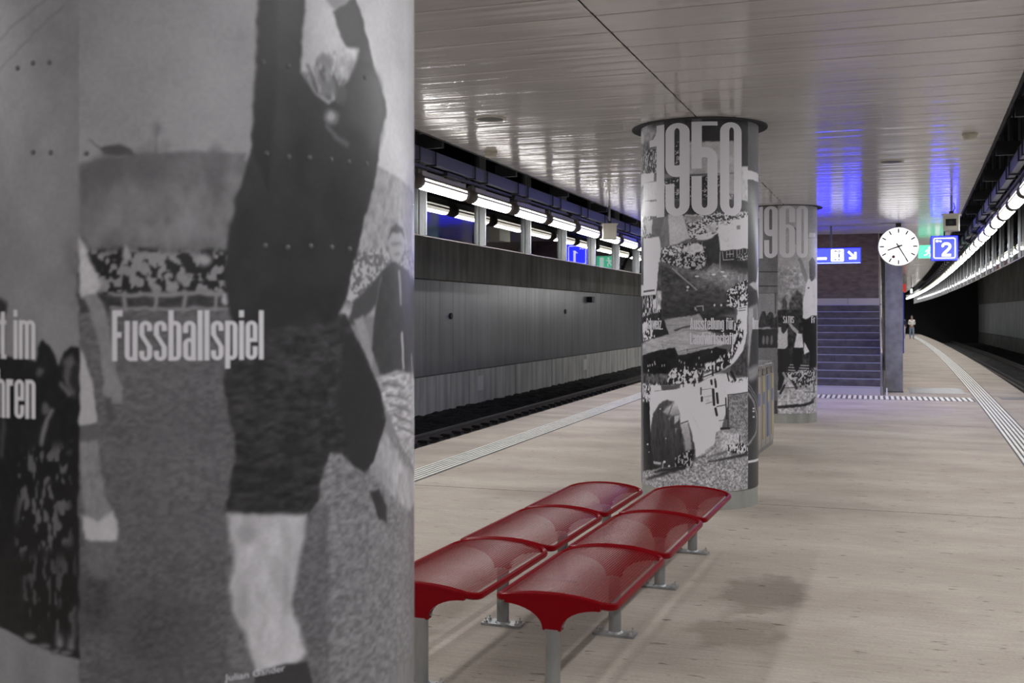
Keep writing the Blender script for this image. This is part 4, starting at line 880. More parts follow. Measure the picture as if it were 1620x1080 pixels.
ART_FAR = [
('p',[(-862,3934),(861,3899),(861,-363),(-862,-399)],122,10.4,0,(62.6,62.6),0),
('p',[(-861,3682),(-80,3615),(-80,2718),(-861,2752)],74,8.4,0,(63.3,63.3),0),
('p',[(-861,2752),(-80,2718),(-80,1734),(-861,1731)],(72,92),8.4,0.05,(84.4,84.4),1),
('l',[(-861,2526),(-80,2500)],38,6.3,17.6,(0,0),0),
('l',[(-861,2282),(-80,2265)],38,6.3,17.6,(0,0),0),
('l',[(-861,2161),(-80,2148)],60,6.3,8.8,(0,0),0),
('p',[(-861,2154),(-131,2142),(-131,1734),(-861,1731)],100,8.5,0,(63.4,63.4),0),
('l',[(-123,2142),(-123,1821)],40,6.3,13.9,(0,0),0),
('p',[(-78,3615),(862,3651),(862,2550),(-78,2535)],124,6.3,0,(62.6,62.6),0),
('p',[(449,3584),(862,3616),(862,3083),(449,3060)],106,10.5,0,(63.2,63.2),0),
('p',[(-78,2605),(337,2604),(337,1734),(-78,1734)],(126,104),31.3,0.25,(52.1,52.1),2),
('p',[(185,3228),(207,3229),(207,2951),(185,2985)],40,6.3,0,(62.6,62.6),0),
('p',[(475,3149),(682,3160),(682,3090),(475,3079)],140,8.4,0,(63.1,63.1),0),
('p',[(98,1977),(150,2116),(240,2203),(337,2117),(347,1734),(90,1734)],56,26.1,0.5,(41.7,41.7),3),
('p',[(-12,2047),(30,2099),(64,1977),(64,1734),(-20,1734)],54,20.9,0.4,(41.7,41.7),4),
('p',[(243,2725),(307,2726),(437,2432),(413,2327),(369,2361)],96,12.5,0,(62.7,62.7),0),
('p',[(475,2677),(561,2750),(682,2684),(682,2438),(561,2338),(488,2398)],62,12.6,0.2,(42.1,42.1),5),
('p',[(413,2309),(475,2406),(545,2338),(682,2402),(862,2337),(862,1715),(337,1716),(337,1978)],160,10.5,0,(63.0,63.0),0),
('p',[(488,2237),(486,2232),(480,2227),(471,2224),(462,2223),(452,2224),(444,2227),(439,2231),(437,2236),(439,2242),(444,2246),(452,2249),(462,2251),(471,2250),(480,2247),(486,2242)],60,8.4,0,(62.9,62.9),0),
('p',[(-464,1581),(-416,1739),(-358,1851),(-305,1851),(-280,1762),(-219,1840),(-173,1829),(-139,1740),(-84,1784),(-84,1562)],40,10.5,0.4,(42.0,42.0),6),
('p',[(-464,1558),(-84,1562),(-84,1239),(-464,1231)],36,10.5,0,(63.0,63.0),0),
('p',[(-345,1582),(-219,1594),(-196,1561),(-358,1548)],110,10.5,0,(63.1,63.1),0),
('p',[(-305,1370),(-307,1341),(-313,1316),(-321,1299),(-331,1293),(-342,1299),(-350,1315),(-356,1340),(-358,1369),(-356,1398),(-350,1423),(-342,1440),(-331,1446),(-321,1440),(-313,1424),(-307,1399)],84,15.8,0,(63.2,63.2),0),
('p',[(-238,1371),(-240,1342),(-245,1317),(-253,1300),(-262,1295),(-272,1300),(-280,1316),(-285,1341),(-287,1370),(-285,1399),(-280,1424),(-272,1441),(-262,1447),(-253,1441),(-245,1425),(-240,1400)],84,15.8,0,(63.0,63.0),0),
('p',[(-162,1372),(-163,1343),(-168,1318),(-176,1302),(-184,1296),(-193,1302),(-201,1318),(-206,1342),(-207,1371),(-206,1400),(-201,1425),(-193,1442),(-184,1447),(-176,1442),(-168,1425),(-163,1401)],84,15.7,0,(62.9,62.9),0),
('p',[(-464,1231),(-84,1239),(-84,94),(-464,70)],(84,72),10.5,0,(63.0,63.0),0),
('p',[(-139,370),(-88,372),(-88,116),(-139,114)],46,10.5,0,(62.8,62.8),0),
('p',[(-82,1873),(773,1874),(773,745),(-82,761)],36,10.4,0.6,(41.7,41.7),7),
('p',[(-82,1584),(-30,1584),(13,1473),(72,1562),(78,1274),(24,1229),(-82,1228)],142,10.4,0,(62.6,62.6),0),
('p',[(-30,1695),(46,1695),(46,1518),(-8,1484),(-36,1562)],36,10.4,0,(62.6,62.6),0),
('p',[(78,1651),(133,1651),(259,1518),(235,1462),(155,1540)],120,10.4,0,(62.6,62.6),0),
('p',[(224,1496),(321,1473),(348,1251),(178,1241)],150,10.4,0,(62.6,62.6),0),
('p',[(361,1339),(433,1339),(498,1181),(361,1139)],150,10.5,0,(62.8,62.8),0),
('p',[(-82,761),(773,768),(773,67),(-82,94)],128,15.6,0.3,(31.3,31.3),8),
('l',[(13,974),(465,948)],128,6.3,15.5,(0,0),0),
('l',[(13,930),(465,903)],128,6.3,15.5,(0,0),0),
('l',[(13,885),(465,859)],128,6.3,15.5,(0,0),0),
('l',[(13,841),(465,814)],128,6.3,15.5,(0,0),0),
('p',[(-82,1228),(100,1230),(122,1008),(46,830),(-8,630),(-40,540),(-82,539)],26,10.4,0,(62.6,62.6),0),
('p',[(46,963),(122,830),(247,564),(212,553),(89,764)],40,10.4,0,(62.6,62.6),0),
('p',[(155,1252),(334,1251),(321,1007),(224,830),(155,986)],26,10.4,0,(62.6,62.6),0),
('p',[(334,1740),(535,1739),(773,1829),(773,745),(498,780),(498,1159),(361,1339)],24,10.5,0,(63.0,63.0),0),
('p',[(334,1918),(773,1919),(773,1784),(535,1773),(403,1717),(342,1740)],160,10.5,0,(62.9,62.9),0),
('l',[(271,830),(296,607)],34,8.3,35.5,(0,0),0),
('l',[(389,761),(403,605)],34,8.4,35.6,(0,0),0),
('l',[(465,759),(465,669)],34,8.4,35.7,(0,0),0),
('l',[(614,753),(624,506)],34,8.4,35.9,(0,0),0),
('l',[(24,630),(-40,496)],34,8.3,35.5,(0,0),0),
('c',[(3,830),(773,926),(773,609),(224,630)],(34,140,0.45),20.9,0,(25.9,32.4),9),
('l',[(-62,262),(155,287),(403,304),(599,350)],34,12.5,48.8,(0,0),0),
('l',[(535,376),(682,412)],34,10.5,22.4,(0,0),0),
('l',[(3,585),(247,597)],50,8.3,13.3,(0,0),0),
('l',[(375,516),(682,502)],70,8.4,11.2,(0,0),0),
('p',[(-8,829),(13,852),(67,753),(20,752)],110,10.4,0,(62.6,62.6),0),
]

def vnoise(s, z, sx, sz, seed):
    rs = np.random.RandomState(seed + 11)
    out = 0; amp = 1; tot = 0
    for o in range(2):
        a = s / sx * (2 ** o) + 1000.37 + 7 * o; b = z / sz * (2 ** o) + 1000.71 + 5 * o
        T = rs.rand(256, 256)
        i = np.floor(a).astype(int); j = np.floor(b).astype(int); u = a - i; v = b - j
        u = u * u * (3 - 2 * u); v = v * v * (3 - 2 * v)
        i0, i1, j0, j1 = i % 256, (i + 1) % 256, j % 256, (j + 1) % 256
        n = (T[i0, j0] * (1 - u) + T[i1, j0] * u) * (1 - v) + (T[i0, j1] * (1 - u) + T[i1, j1] * u) * v
        out = out + amp * n; tot += amp; amp *= .6
    return out / tot

def paint(ops, s1, z1, ground, warp=(0, 1, 0), grain=0.0):
    """lay the printed picture down on a grid; s runs round the column, z up, both in mm"""
    cv = np.full((len(z1), len(s1)), float(ground))
    for kind, pts, val, soft, par, ns, seed in ops:
        P = np.array(pts, float); mg = soft + (par if kind == 'l' else 0) + 2
        i0, i1 = np.searchsorted(s1, [P[:, 0].min() - mg, P[:, 0].max() + mg])
        j0, j1 = np.searchsorted(z1, [P[:, 1].min() - mg, P[:, 1].max() + mg])
        if i1 - i0 < 1 or j1 - j0 < 1: continue
        S, Z = np.meshgrid(s1[i0:i1], z1[j0:j1])
        if warp[0] and soft > warp[2]:          # uneven photographic outlines
            S, Z = (S + warp[0] * 2 * (vnoise(S, Z, warp[1], warp[1], 501) - .5), Z + warp[0] * 2 * (vnoise(S, Z, warp[1], warp[1], 502) - .5))
        d2 = np.full(S.shape, 1e12); inside = np.zeros(S.shape, bool)
        n = len(P); m_ = n - 1 if kind == 'l' else n
        for k in range(m_):
            ax, az = P[k]; bx, bz = P[(k + 1) % n]
            ex, ez = bx - ax, bz - az; L2 = ex * ex + ez * ez + 1e-9
            t = np.clip(((S - ax) * ex + (Z - az) * ez) / L2, 0, 1)
            d2 = np.minimum(d2, (S - ax - t * ex) ** 2 + (Z - az - t * ez) ** 2)
            if kind != 'l' and abs(ez) > 1e-9:
                c = (az > Z) != (bz > Z)
                inside ^= c & (S < ax + (Z - az) * ex / ez)
        d = np.sqrt(d2)
        sd = par / 2 - d if kind == 'l' else np.where(inside, d, -d)
        a = np.clip(sd / max(soft, .5) * .5 + .5, 0, 1); a = a * a * (3 - 2 * a)
        if kind == 'c':
            lo, hi, frac = val
            nz = vnoise(S, Z, ns[0], ns[1], seed)
            q = np.quantile(nz, 1 - frac)
            w = np.clip((nz - q) / .07 + .5, 0, 1)
            v = lo + (hi - lo) * w
        else:
            if isinstance(val, tuple):
                zt, zb = P[:, 1].max(), P[:, 1].min()
                v = val[0] + (val[1] - val[0]) * np.clip((zt - Z) / (zt - zb + 1e-9), 0, 1)
            else: v = val
            if kind == 'p' and par:
                v = v * (1 + par * 2.4 * (vnoise(S, Z, ns[0], ns[1], seed) - .5))
        cv[j0:j1, i0:i1] = cv[j0:j1, i0:i1] * (1 - a) + v * a
    if grain:
        S, Z = np.meshgrid(s1, z1)
        cv = cv * (1 + grain * 2 * (vnoise(S, Z, warp[1] * .25, warp[1] * .25, 503) - .5) + grain * 1.6 * (vnoise(S, Z, warp[1] * 2.2, warp[1] * 3, 504) - .5))
    return cv

def lines(a, b, fine, lo, hi, coarse):
    """grid lines from lo to hi, fine between a and b"""
    left = np.linspace(lo, a, max(2, int((a - lo) / coarse) + 1))[:-1]
    mid = np.linspace(a, b, int((b - a) / fine) + 1)
    right = np.linspace(b, hi, max(2, int((hi - b) / coarse) + 1))[1:]
    return np.concatenate([left, mid, right])

def wrap(c, s, z, r):
    phi = math.atan2(-c[1], -c[0]) + s / RAD
    return (c[0] + r * math.cos(phi), c[1] + r * math.sin(phi), z)

def sheet(name, c, ops, s1, z1, gain, ground, parent, warp, grain):
    cv = np.clip(paint(ops, s1, z1, ground, warp, grain), 4, 255) / 255
    lin = np.where(cv <= .04045, cv / 12.92, ((cv + .055) / 1.055) ** 2.4) * gain
    lin = np.clip(lin, .006, .82)
    ns_, nz_ = len(s1), len(z1)
    phi = math.atan2(-c[1], -c[0]) + s1 / 1000 / RAD
    X = np.broadcast_to(c[0] + RAD * np.cos(phi), (nz_, ns_)); Y = np.broadcast_to(c[1] + RAD * np.sin(phi), (nz_, ns_))
    Zz = np.broadcast_to((z1 / 1000)[:, None], (nz_, ns_))
    co = np.stack([X, Y, Zz], -1).reshape(-1, 3).astype(np.float32)
    J, I = np.meshgrid(np.arange(nz_ - 1), np.arange(ns_ - 1), indexing='ij')
    k = (J * ns_ + I).ravel()
    fc = np.stack([k, k + 1, k + ns_ + 1, k + ns_], -1).astype(np.int32)
    me = bpy.data.meshes.new(name)
    me.vertices.add(len(co)); me.vertices.foreach_set('co', co.ravel())
    me.loops.add(fc.size); me.loops.foreach_set('vertex_index', fc.ravel())
    me.polygons.add(len(fc)); me.polygons.foreach_set('loop_start', np.arange(0, fc.size, 4, dtype=np.int32))
    me.polygons.foreach_set('use_smooth', np.ones(len(fc), bool))
    me.update(calc_edges=True)
    ca = me.color_attributes.new('print', 'FLOAT_COLOR', 'POINT')
    rgb = np.ones((len(co), 4), np.float32); rgb[:, :3] = (lin.ravel()[:, None] * np.array([0.99, 0.975, 1.03]))
    ca.data.foreach_set('color', rgb.ravel())
    me.materials.append(M['print'])
    return link(name, me, parent)

# condensed grotesque lettering, drawn in units of the cap height
def bar(x0, y0, x1, y1): return ('q', [(x0, y0), (x1, y0), (x1, y1), (x0, y1)])
def cap_arc(x0, x1, y, st, up, h=.13, th=.075):
    """round top (up=1) or bottom (up=-1) of a bowl whose outer extreme is at y"""
    cx, rx = (x0 + x1) / 2, (x1 - x0) / 2; cy = y - up * h; out = []
    N = 10
    for i in range(N):
        q = []
        for a in (math.pi * i / N, math.pi * (i + 1) / N):
            q.append((math.cos(a), math.sin(a)))
        (c0, s0), (c1, s1_) = q
        ri = rx - st; hi = h - th
        out.append(('q', [(cx + rx * c0, cy + up * h * s0), (cx + rx * c1, cy + up * h * s1_), (cx + ri * c1, cy + up * hi * s1_), (cx + ri * c0, cy + up * hi * s0)]))
    return out
def glyph(ch, w=.25, st=.1, xh=.79, h=.12):
    R_ = w - st; m_ = []
    T = lambda y, up: cap_arc(0, w, y, st, up, h)
    if ch == ' ': return .12, []
    if ch == 'F': return w * .86, [bar(0, 0, st, 1), bar(0, .88, w * .82, 1), bar(0, .46, w * .74, .57)]
    if ch == 'L': return w * .9, [bar(0, 0, st, 1), bar(0, 0, w * .86, .11)]
    if ch == 'A': return w * 1.1, [('q', [(0, 0), (st, 0), (w * .58, 1), (w * .38, 1)]), ('q', [(w * 1.06 - st, 0), (w * 1.06, 0), (w * .68, 1), (w * .48, 1)]), bar(st * .8, .2, w * .8, .3)]
    if ch in 'SsZz' or ch == 'ß':
        H_ = 1 if ch.isupper() else xh
        if ch in 'Zz': return w * .9, [bar(0, H_ - .1, w * .86, H_), bar(0, 0, w * .86, .1), ('q', [(0, .1), (st, .1), (w * .86, H_ - .1), (w * .86 - st, H_ - .1)])]
        md = H_ / 2
        return w, T(H_, 1) + T(0, -1) + [bar(0, md + .12, st, H_ - h), bar(R_, H_ - h - .08, w, H_ - h), bar(R_, h, w, md - .12), bar(0, h, st, h + .08), ('q', [(0, md + .12), (R_, md - .12), (w, md - .12), (st, md + .12)])]
    if ch == 'T': return w * .9, [bar(w * .45 - st / 2, 0, w * .45 + st / 2, 1), bar(0, .89, w * .9, 1)]
    if ch == 'U': return w, T(0, -1) + [bar(0, h, st, 1), bar(R_, h, w, 1)]
    if ch == 'I': return st, [bar(0, 0, st, 1)]
    if ch in 'uü':
        d = [bar(0, .86, st * .8, .98), bar(w - st * .8, .86, w, .98)] if ch == 'ü' else []
        return w, cap_arc(0, w, 0, st, -1, h) + [bar(0, h, st, xh), bar(R_, 0, w, xh)] + d
    if ch in 'nh': return w, T(xh, 1) + [bar(0, 0, st, 1 if ch == 'h' else xh), bar(R_, 0, w, xh - h)]
    if ch == 'm': return w + R_, T(xh, 1) + cap_arc(R_, R_ + w, xh, st, 1, h) + [bar(0, 0, st, xh), bar(R_, 0, w, xh - h), bar(2 * R_, 0, 2 * R_ + st, xh - h)]
    if ch in 'bpdgo':
        a = T(xh, 1) + T(0, -1); y0l, y1l, y0r, y1r = h, xh - h, h, xh - h
        if ch == 'b': y0l, y1l = 0, 1
        if ch == 'p': y0l, y1l = -.17, xh
        if ch == 'd': y0r, y1r = 0, 1
        if ch == 'g': y0r, y1r = -.08, xh; a = a + cap_arc(0, w, -.2, st, -1, h, .07) + [bar(R_, -.1, w, 0)]
        return w, a + [bar(0, y0l, st, y1l), bar(R_, y0r, w, y1r)]
    if ch == 'a': return w, T(xh, 1) + T(0, -1) + [bar(R_, 0, w, xh - h), bar(0, xh - h - .12, st, xh - h), bar(0, h, st, .33)] + cap_arc(0, w, .45, st, 1, h, .07)
    if ch == 'e': return w, T(xh, 1) + T(0, -1) + [bar(0, h, st, xh - h), bar(R_, .36, w, xh - h), bar(st, .36, R_, .44), bar(R_, h, w, .27)]
    if ch == 'c': return w, T(xh, 1) + T(0, -1) + [bar(0, h, st, xh - h), bar(R_, xh - h - .12, w, xh - h), bar(R_, h, w, .26)]
    if ch == 'l': return st, [bar(0, 0, st, 1)]
    if ch == 'i': return st, [bar(0, 0, st, xh), bar(0, .86, st, 1)]
    if ch == 't': return w * .72, [bar(.03, .0, .03 + st, .96), bar(-.01, xh - .09, w * .7, xh), bar(.03, 0, w * .7, .09)]
    if ch == 'f': return w * .72, [bar(.03, 0, .03 + st, .93), bar(-.01, xh - .09, w * .7, xh), bar(.03, .9, w * .7, 1)]
    if ch == 'r': return w * .78, [bar(0, 0, st, xh), bar(st * .9, xh - .13, w * .74, xh)]
    if ch == 'w': return w * 1.5, [('q', [(k * w * .36 + (0 if k % 2 == 0 else .0), xh if k % 2 == 0 else 0), (k * w * .36 + st * .9, xh if k % 2 == 0 else 0), ((k + 1) * w * .36 + st * .9, 0 if k % 2 == 0 else xh), ((k + 1) * w * .36, 0 if k % 2 == 0 else xh)]) for k in range(4)][:3] + [('q', [(3 * w * .36, 0), (3 * w * .36 + st * .9, 0), (4 * w * .36 + st * .6, xh), (4 * w * .36 - st * .3, xh)])]
    if ch == '.': return st, [bar(0, 0, st * .95, .12)]
    if ch == '0': return w, cap_arc(0, w, 1, st, 1, .1, .055) + cap_arc(0, w, 0, st, -1, .12, .08) + [bar(0, .12, st, .9), bar(R_, .12, w, .9)]
    if ch == '9': return w, cap_arc(0, w, 1, st, 1, .1, .055) + cap_arc(0, w, 0, st, -1, .12, .08) + [bar(R_, .12, w, .9), bar(0, .54, st, .9), bar(0, .12, st, .35)] + cap_arc(0, w, .42, st, -1, .13, .125)
    if ch == '6': return w, cap_arc(0, w, 1, st, 1, .1, .055) + cap_arc(0, w, 0, st, -1, .12, .08) + [bar(0, .12, st, .9), bar(R_, .12, w, .52), bar(R_, .68, w, .9)] + cap_arc(0, w, .64, st, 1, .13, .06)
    if ch == '5': return w, [bar(0, .5, st, 1), bar(0, .957, w, 1), bar(R_, .12, w, .62), bar(0, .12, st, .42)] + cap_arc(0, w, .73, st, 1, .12, .11) + cap_arc(0, w, 0, st, -1, .12, .08)
    if ch == '1': return st * 2.1, [bar(st * 1.1, 0, st * 2.1, 1), bar(0, .78, st * 1.15, .855), ('q', [(st * .6, .855), (st * 1.15, .855), (st * 1.15, .96), (st * .95, .9)])]
    return w, [bar(0, 0, w, xh)]

def lettering(parent, c, text, s0, s1, z0, capH, name='lettering', boxes=None, w=.25, st=.1, gap=.03, anchor=None):
    """letters laid on the column between s0 and s1 (m); boxes give one span per letter"""
    spans = []
    if boxes: spans = [(a, b, glyph(ch, w, st)) for ch, (a, b) in zip(text, boxes)]
    else:
        gs = [glyph(ch, w, st) for ch in text]; tot = sum(g[0] for g in gs) + gap * (len(gs) - 1)
        k = (s1 - s0) / tot; x = s0
        for g in gs: spans.append((x, x + g[0] * k, g)); x += (g[0] + gap) * k
    mb = MB()
    for a, b_, (adv, prims) in spans:
        k = (b_ - a) / adv
        for _, q in prims:
            def lp(p, r, t): return (p[0] + (r[0] - p[0]) * t, p[1] + (r[1] - p[1]) * t)
            wd = lambda p, r: abs(p[0] - r[0]) * k
            N = max(1, int(max(wd(q[0], q[1]), wd(q[3], q[2])) / .02)); N2 = max(1, int(max(wd(q[0], q[3]), wd(q[1], q[2])) / .02))
            for i in range(N):
                for j in range(N2):
                    def at(u, v): return lp(lp(q[0], q[1], u), lp(q[3], q[2], u), v)
                    cs = [at(i / N, j / N2), at((i + 1) / N, j / N2), at((i + 1) / N, (j + 1) / N2), at(i / N, (j + 1) / N2)]
                    mb.add([wrap(c, a + p[0] * k, z0 + p[1] * capH, RAD + .0016) for p in cs], [(0, 1, 2, 3)])
    me = bpy.data.meshes.new(name); me.from_pydata(mb.v, [], mb.f); me.materials.append(M['print_white'])
    # all faces look outward
    bm = bmesh.new(); bm.from_mesh(me)
    for f_ in bm.faces:
        f_.normal_update(); m0 = f_.calc_center_median()
        if f_.normal.dot(Vector((m0.x - c[0], m0.y - c[1], 0))) < 0: f_.normal_flip()
    bm.to_mesh(me); bm.free()
    return link(name, me, parent)

def column(c, label, z_print):
    t = thing('printed_column', label, 'column', (0, 0, 0))
    MB().lathe([(RAD - .012, z_print + .002), (RAD - .012, CEIL - .002)], *c, n=96).build('shaft_core', 'dark', t, True)
    MB().lathe([(.0, .0), (RAD - .006, .0), (RAD - .006, z_print + .003), (RAD - .02, z_print + .003)], *c, n=96).build('concrete_foot', 'base', t, True)
    MB().lathe([(RAD - .01, CEIL - .001), (RAD + .085, CEIL - .012), (RAD + .09, CEIL - .006), (RAD + .09, CEIL + .02)], *c, n=96).build('ceiling_collar', 'dark', t, True)
    return t
PI_R = math.pi * RAD * 1000
# near column
c = COLUMNS[0]
t = column(c, 'near column wrapped in a football match photograph, filling the left of the picture', .16)
sheet('printed_sheet', c, ART_NEAR, lines(-480, 800, 3.0, -PI_R, PI_R, 40), lines(960, 2520, 3.4, 163, 3598, 60), 1.72, 110, t, (4.0, 26, 1.6), .045)
lettering(t, c, 'Fussballspiel', -.145, .148, 1.708, .1)
lettering(t, c, 'haft im', -.304 - .165, -.304, 1.711, .098)
lettering(t, c, 'ahren', -.304 - .125, -.304, 1.593, .098)
def small_text(text, c, s0, z0, size, width, parent):
    cu = bpy.data.curves.new('caption', 'FONT'); cu.body = text; cu.size = size
    o = bpy.data.objects.new('caption', cu); COL.objects.link(o)
    bpy.context.view_layer.update()
    me = bpy.data.meshes.new_from_object(o.evaluated_get(bpy.context.evaluated_depsgraph_get()))
    COL.objects.unlink(o); bpy.data.objects.remove(o)
    xs = [v.co.x for v in me.vertices]; k = width / (max(xs) - min(xs)); x0 = min(xs)
    for v in me.vertices: v.co = wrap(c, s0 + (v.co.x - x0) * k, z0 + v.co.y, RAD + .0016)
    me.materials.clear(); me.materials.append(M['print_white'])
    return link('caption', me, parent)
small_text('Julian Gander', c, .069, 1.063, .019, .125, t)
RIVETS = [(148, 2316), (202, 2315), (409, 2326), (155, 2130), (203, 2127), (252, 2130), (307, 2132), (358, 2132), (416, 2135), (152, 1941), (201, 1939), (255, 1944), (309, 1944), (360, 1943), (-348, 2290), (-311, 2298), (-274, 2297), (-311, 2121), (-271, 2119), (-196, 2116)]
me = MB().lathe([(.0055, 0), (.0050, .0014), (.003, .0026), (.0, .003)], n=10).mesh('rivet', 'rivet', True)
for s, z in RIVETS:
    o = link('rivet', me, t, wrap(c, s / 1000, z / 1000, RAD))
    phi = math.atan2(-c[1], -c[0]) + s / 1000 / RAD
    o.rotation_euler = (0, math.pi / 2, phi)
# middle column
c = COLUMNS[1]
t = column(c, 'middle column headed 1950 with a black and white aerial photograph of a fair', .17)
sheet('printed_sheet', c, ART_MIDDLE, lines(-870, 870, 5.0, -PI_R, PI_R, 50), lines(173, 3598, 5.4, 172, 3599, 60), 2.6, 90, t, (8.0, 45, 6.2), .08)
lettering(t, c, '1950', 0, 0, 2.708, .862, 'year_lettering', [(-.543, -.341), (-.327, -.087), (-.070, .168), (.192, .426)], w=.28, st=.11)
lettering(t, c, 'Ausstellung für', -.084, .331, 1.66, .108)
lettering(t, c, 'Landwirtschaft', -.084, .331, 1.523, .108)
lettering(t, c, 'Schweiz.', -.605, -.356, 1.657, .108)
lettering(t, c, 'Inn', .60, .80, 1.66, .108)
# far column
c = COLUMNS[2]
t = column(c, 'far column headed 1960 with gymnasts on its photograph, half behind the 1950 column', .155)
sheet('printed_sheet', c, ART_FAR, lines(-870, 870, 8.0, -PI_R, PI_R, 60), lines(158, 3598, 9.0, 157, 3599, 60), 2.4, 90, t, (9.0, 60, 8.6), .10)
lettering(t, c, '1960', 0, 0, 2.732, .862, 'year_lettering', [(-.52, -.345), (-.320, -.083), (-.058, .199), (.221, .444)], w=.28, st=.11)
lettering(t, c, 'SATUS', .003, .178, 1.654, .115)
lettering(t, c, 'Fr', .53, .66, 1.654, .115)

# ------------------------------------------------------------------ red perforated benches
SW, SL, HUMP = .288, 1.075, .040            # half width, length, crown of a seat
SEAT_Z = .458
def crown(x):
    k = min(1, abs(x) / SW)
    return SEAT_Z + HUMP * (1 - k ** 2.2)
def seat_outline(r=.075, n=6, inset=0.0):
    w, l = SW - inset, SL - 2 * inset; y0 = inset; pts = []
    for cx, cy, a0 in ((w - r, y0 + r, -90), (w - r, y0 + l - r, 0), (-w + r, y0 + l - r, 90), (-w + r, y0 + r, 180)):
        for i in range(n + 1):
            a = math.radians(a0 + 90 * i / n); pts.append((cx + r * math.cos(a), cy + r * math.sin(a)))
    # extra points on the long runs so the rim follows the crown
    out = []
    for p, q in zip(pts, pts[1:] + pts[:1]):
        out.append(p); d = math.hypot(q[0] - p[0], q[1] - p[1]); k = int(d / .05)
        for i in range(1, k): out.append((p[0] + (q[0] - p[0]) * i / k, p[1] + (q[1] - p[1]) * i / k))
    return out
def perforated():
    """sheet of square holes, each hole cut in the mesh, with thickness"""
    px, py, hole = .0140, .0140, .0099
    nx, ny = int((2 * SW - .03) / px), int((SL - .03) / py)
    x0, y0 = -nx * px / 2, SL / 2 - ny * py / 2
    vs, fs = [], []; idx = {}
    def V(x, y, low=0):
        k = (round(x, 5), round(y, 5), low)
        if k not in idx:
            idx[k] = len(vs); vs.append((x, y, crown(x) - (.0014 if low else 0)))
        return idx[k]
    def inside(x, y):
        w, l, r = SW - .006, SL, .075
        ax = max(0, abs(x) - (w - r)); ay = max(0, abs(y - SL / 2) - (SL / 2 - .006 - r))
        return math.hypot(ax, ay) <= r
    e = (px - hole) / 2
    for i in range(nx):
        for j in range(ny):
            xa, ya = x0 + i * px, y0 + j * py; xb, yb = xa + px, ya + py
            if not all(inside(x, y) for x in (xa, xb) for y in (ya, yb)): continue
            o = [(xa, ya), (xb, ya), (xb, yb), (xa, yb)]; q = [(xa + e, ya + e), (xb - e, ya + e), (xb - e, yb - e), (xa + e, yb - e)]
            for k in range(4):
                a, b_ = k, (k + 1) % 4
                fs.append((V(*o[a]), V(*o[b_]), V(*q[b_]), V(*q[a])))
                fs.append((V(*q[a]), V(*q[b_]), V(*q[b_], 1), V(*q[a], 1)))
    me = bpy.data.meshes.new('perforated_sheet'); me.from_pydata(vs, [], fs); me.materials.append(M['red']); return me
def rim():
    pts = seat_outline(); path = [(x, y, crown(x) - .008) for x, y in pts]
    n = 8; mb = MB(); vs = []; fs = []; N = len(path)
    for i in range(N):
        p = Vector(path[i]); d = (Vector(path[(i + 1) % N]) - Vector(path[i - 1])).normalized()
        a = d.cross(Vector((0, 0, 1))).normalized(); b_ = a.cross(d)
        vs += [p + .0155 * (math.cos(2 * math.pi * k / n) * a + 1.15 * math.sin(2 * math.pi * k / n) * b_) for k in range(n)]
    for i in range(N):
        for k in range(n): fs.append((i * n + k, ((i + 1) % N) * n + k, ((i + 1) % N) * n + (k + 1) % n, i * n + (k + 1) % n))
    return mb.add(vs, fs).mesh('rim', 'red', True)
def bracket():
    up = [(-.235 + .47 * i / 16) for i in range(17)]
    top = [(x, crown(x) - .012) for x in up]
    lowr = []
    for i in range(9):                       # concave flank from the seat edge to the post
        a = math.radians(90 * i / 8)
        lowr.append((.235 - .190 * math.sin(a), .440 - .105 * (1 - math.cos(a))))
    pts = top + lowr[0:] + [(.044, .330), (-.044, .330)] + [(-x, z) for x, z in reversed(lowr)]
    return MB().prism_y(pts, -.022, .022).mesh('seat_bracket', 'red', False)
PS, RM, BK = perforated(), rim(), bracket()
PM = MB().lathe([(.0, .335), (.039, .335), (.039, .322), (.036, .318), (.036, .014)], n=24).mesh('post', 'post', True)
FP = MB(); FP.box(-.118, .118, -.05, .05, .0, .014); FP.lathe([(.046, .014), (.041, .02), (.036, .024)], n=20); FP = FP.mesh('foot_plate', 'post', False)
BT = MB().lathe([(.0125, .014), (.0125, .026), (.006, .027), (.006, .042), (.0, .043)], n=6).mesh('bolt', 'steel')
BB = MB().tube([(.0, 0, 0), (.016, 0, 0)], .008, 6).mesh('grub_screw', 'steel')
def bench(x0, y0, label):
    ang = -math.atan(.040)
    t = thing('bench_row', label, 'bench', (x0, y0, 0), ang)
    for k in range(3):
        s_ = link('seat', PS, t, (0, k * 1.108 + .012, 0)); link('rim', RM, s_)
    for k in range(4):
        yy = k * 1.108 + (.022 if k == 0 else -.022 if k == 3 else 0)
        p = link('post', PM, t, (0, yy, 0))
        link('foot_plate', FP, p)
        for sx in (-1, 1):
            for sy in (-1, 1): link('bolt', BT, p, (sx * .095, sy * .030, 0))
        b_ = link('seat_bracket', BK, t, (0, yy, 0)); link('grub_screw', BB, b_, (.043, 0, .352))
bench(-1.405, 4.735, 'right hand row of three red perforated bench seats, wholly in view')
bench(-2.065, 4.715, 'left hand row of three red perforated bench seats, its near end behind the near column')

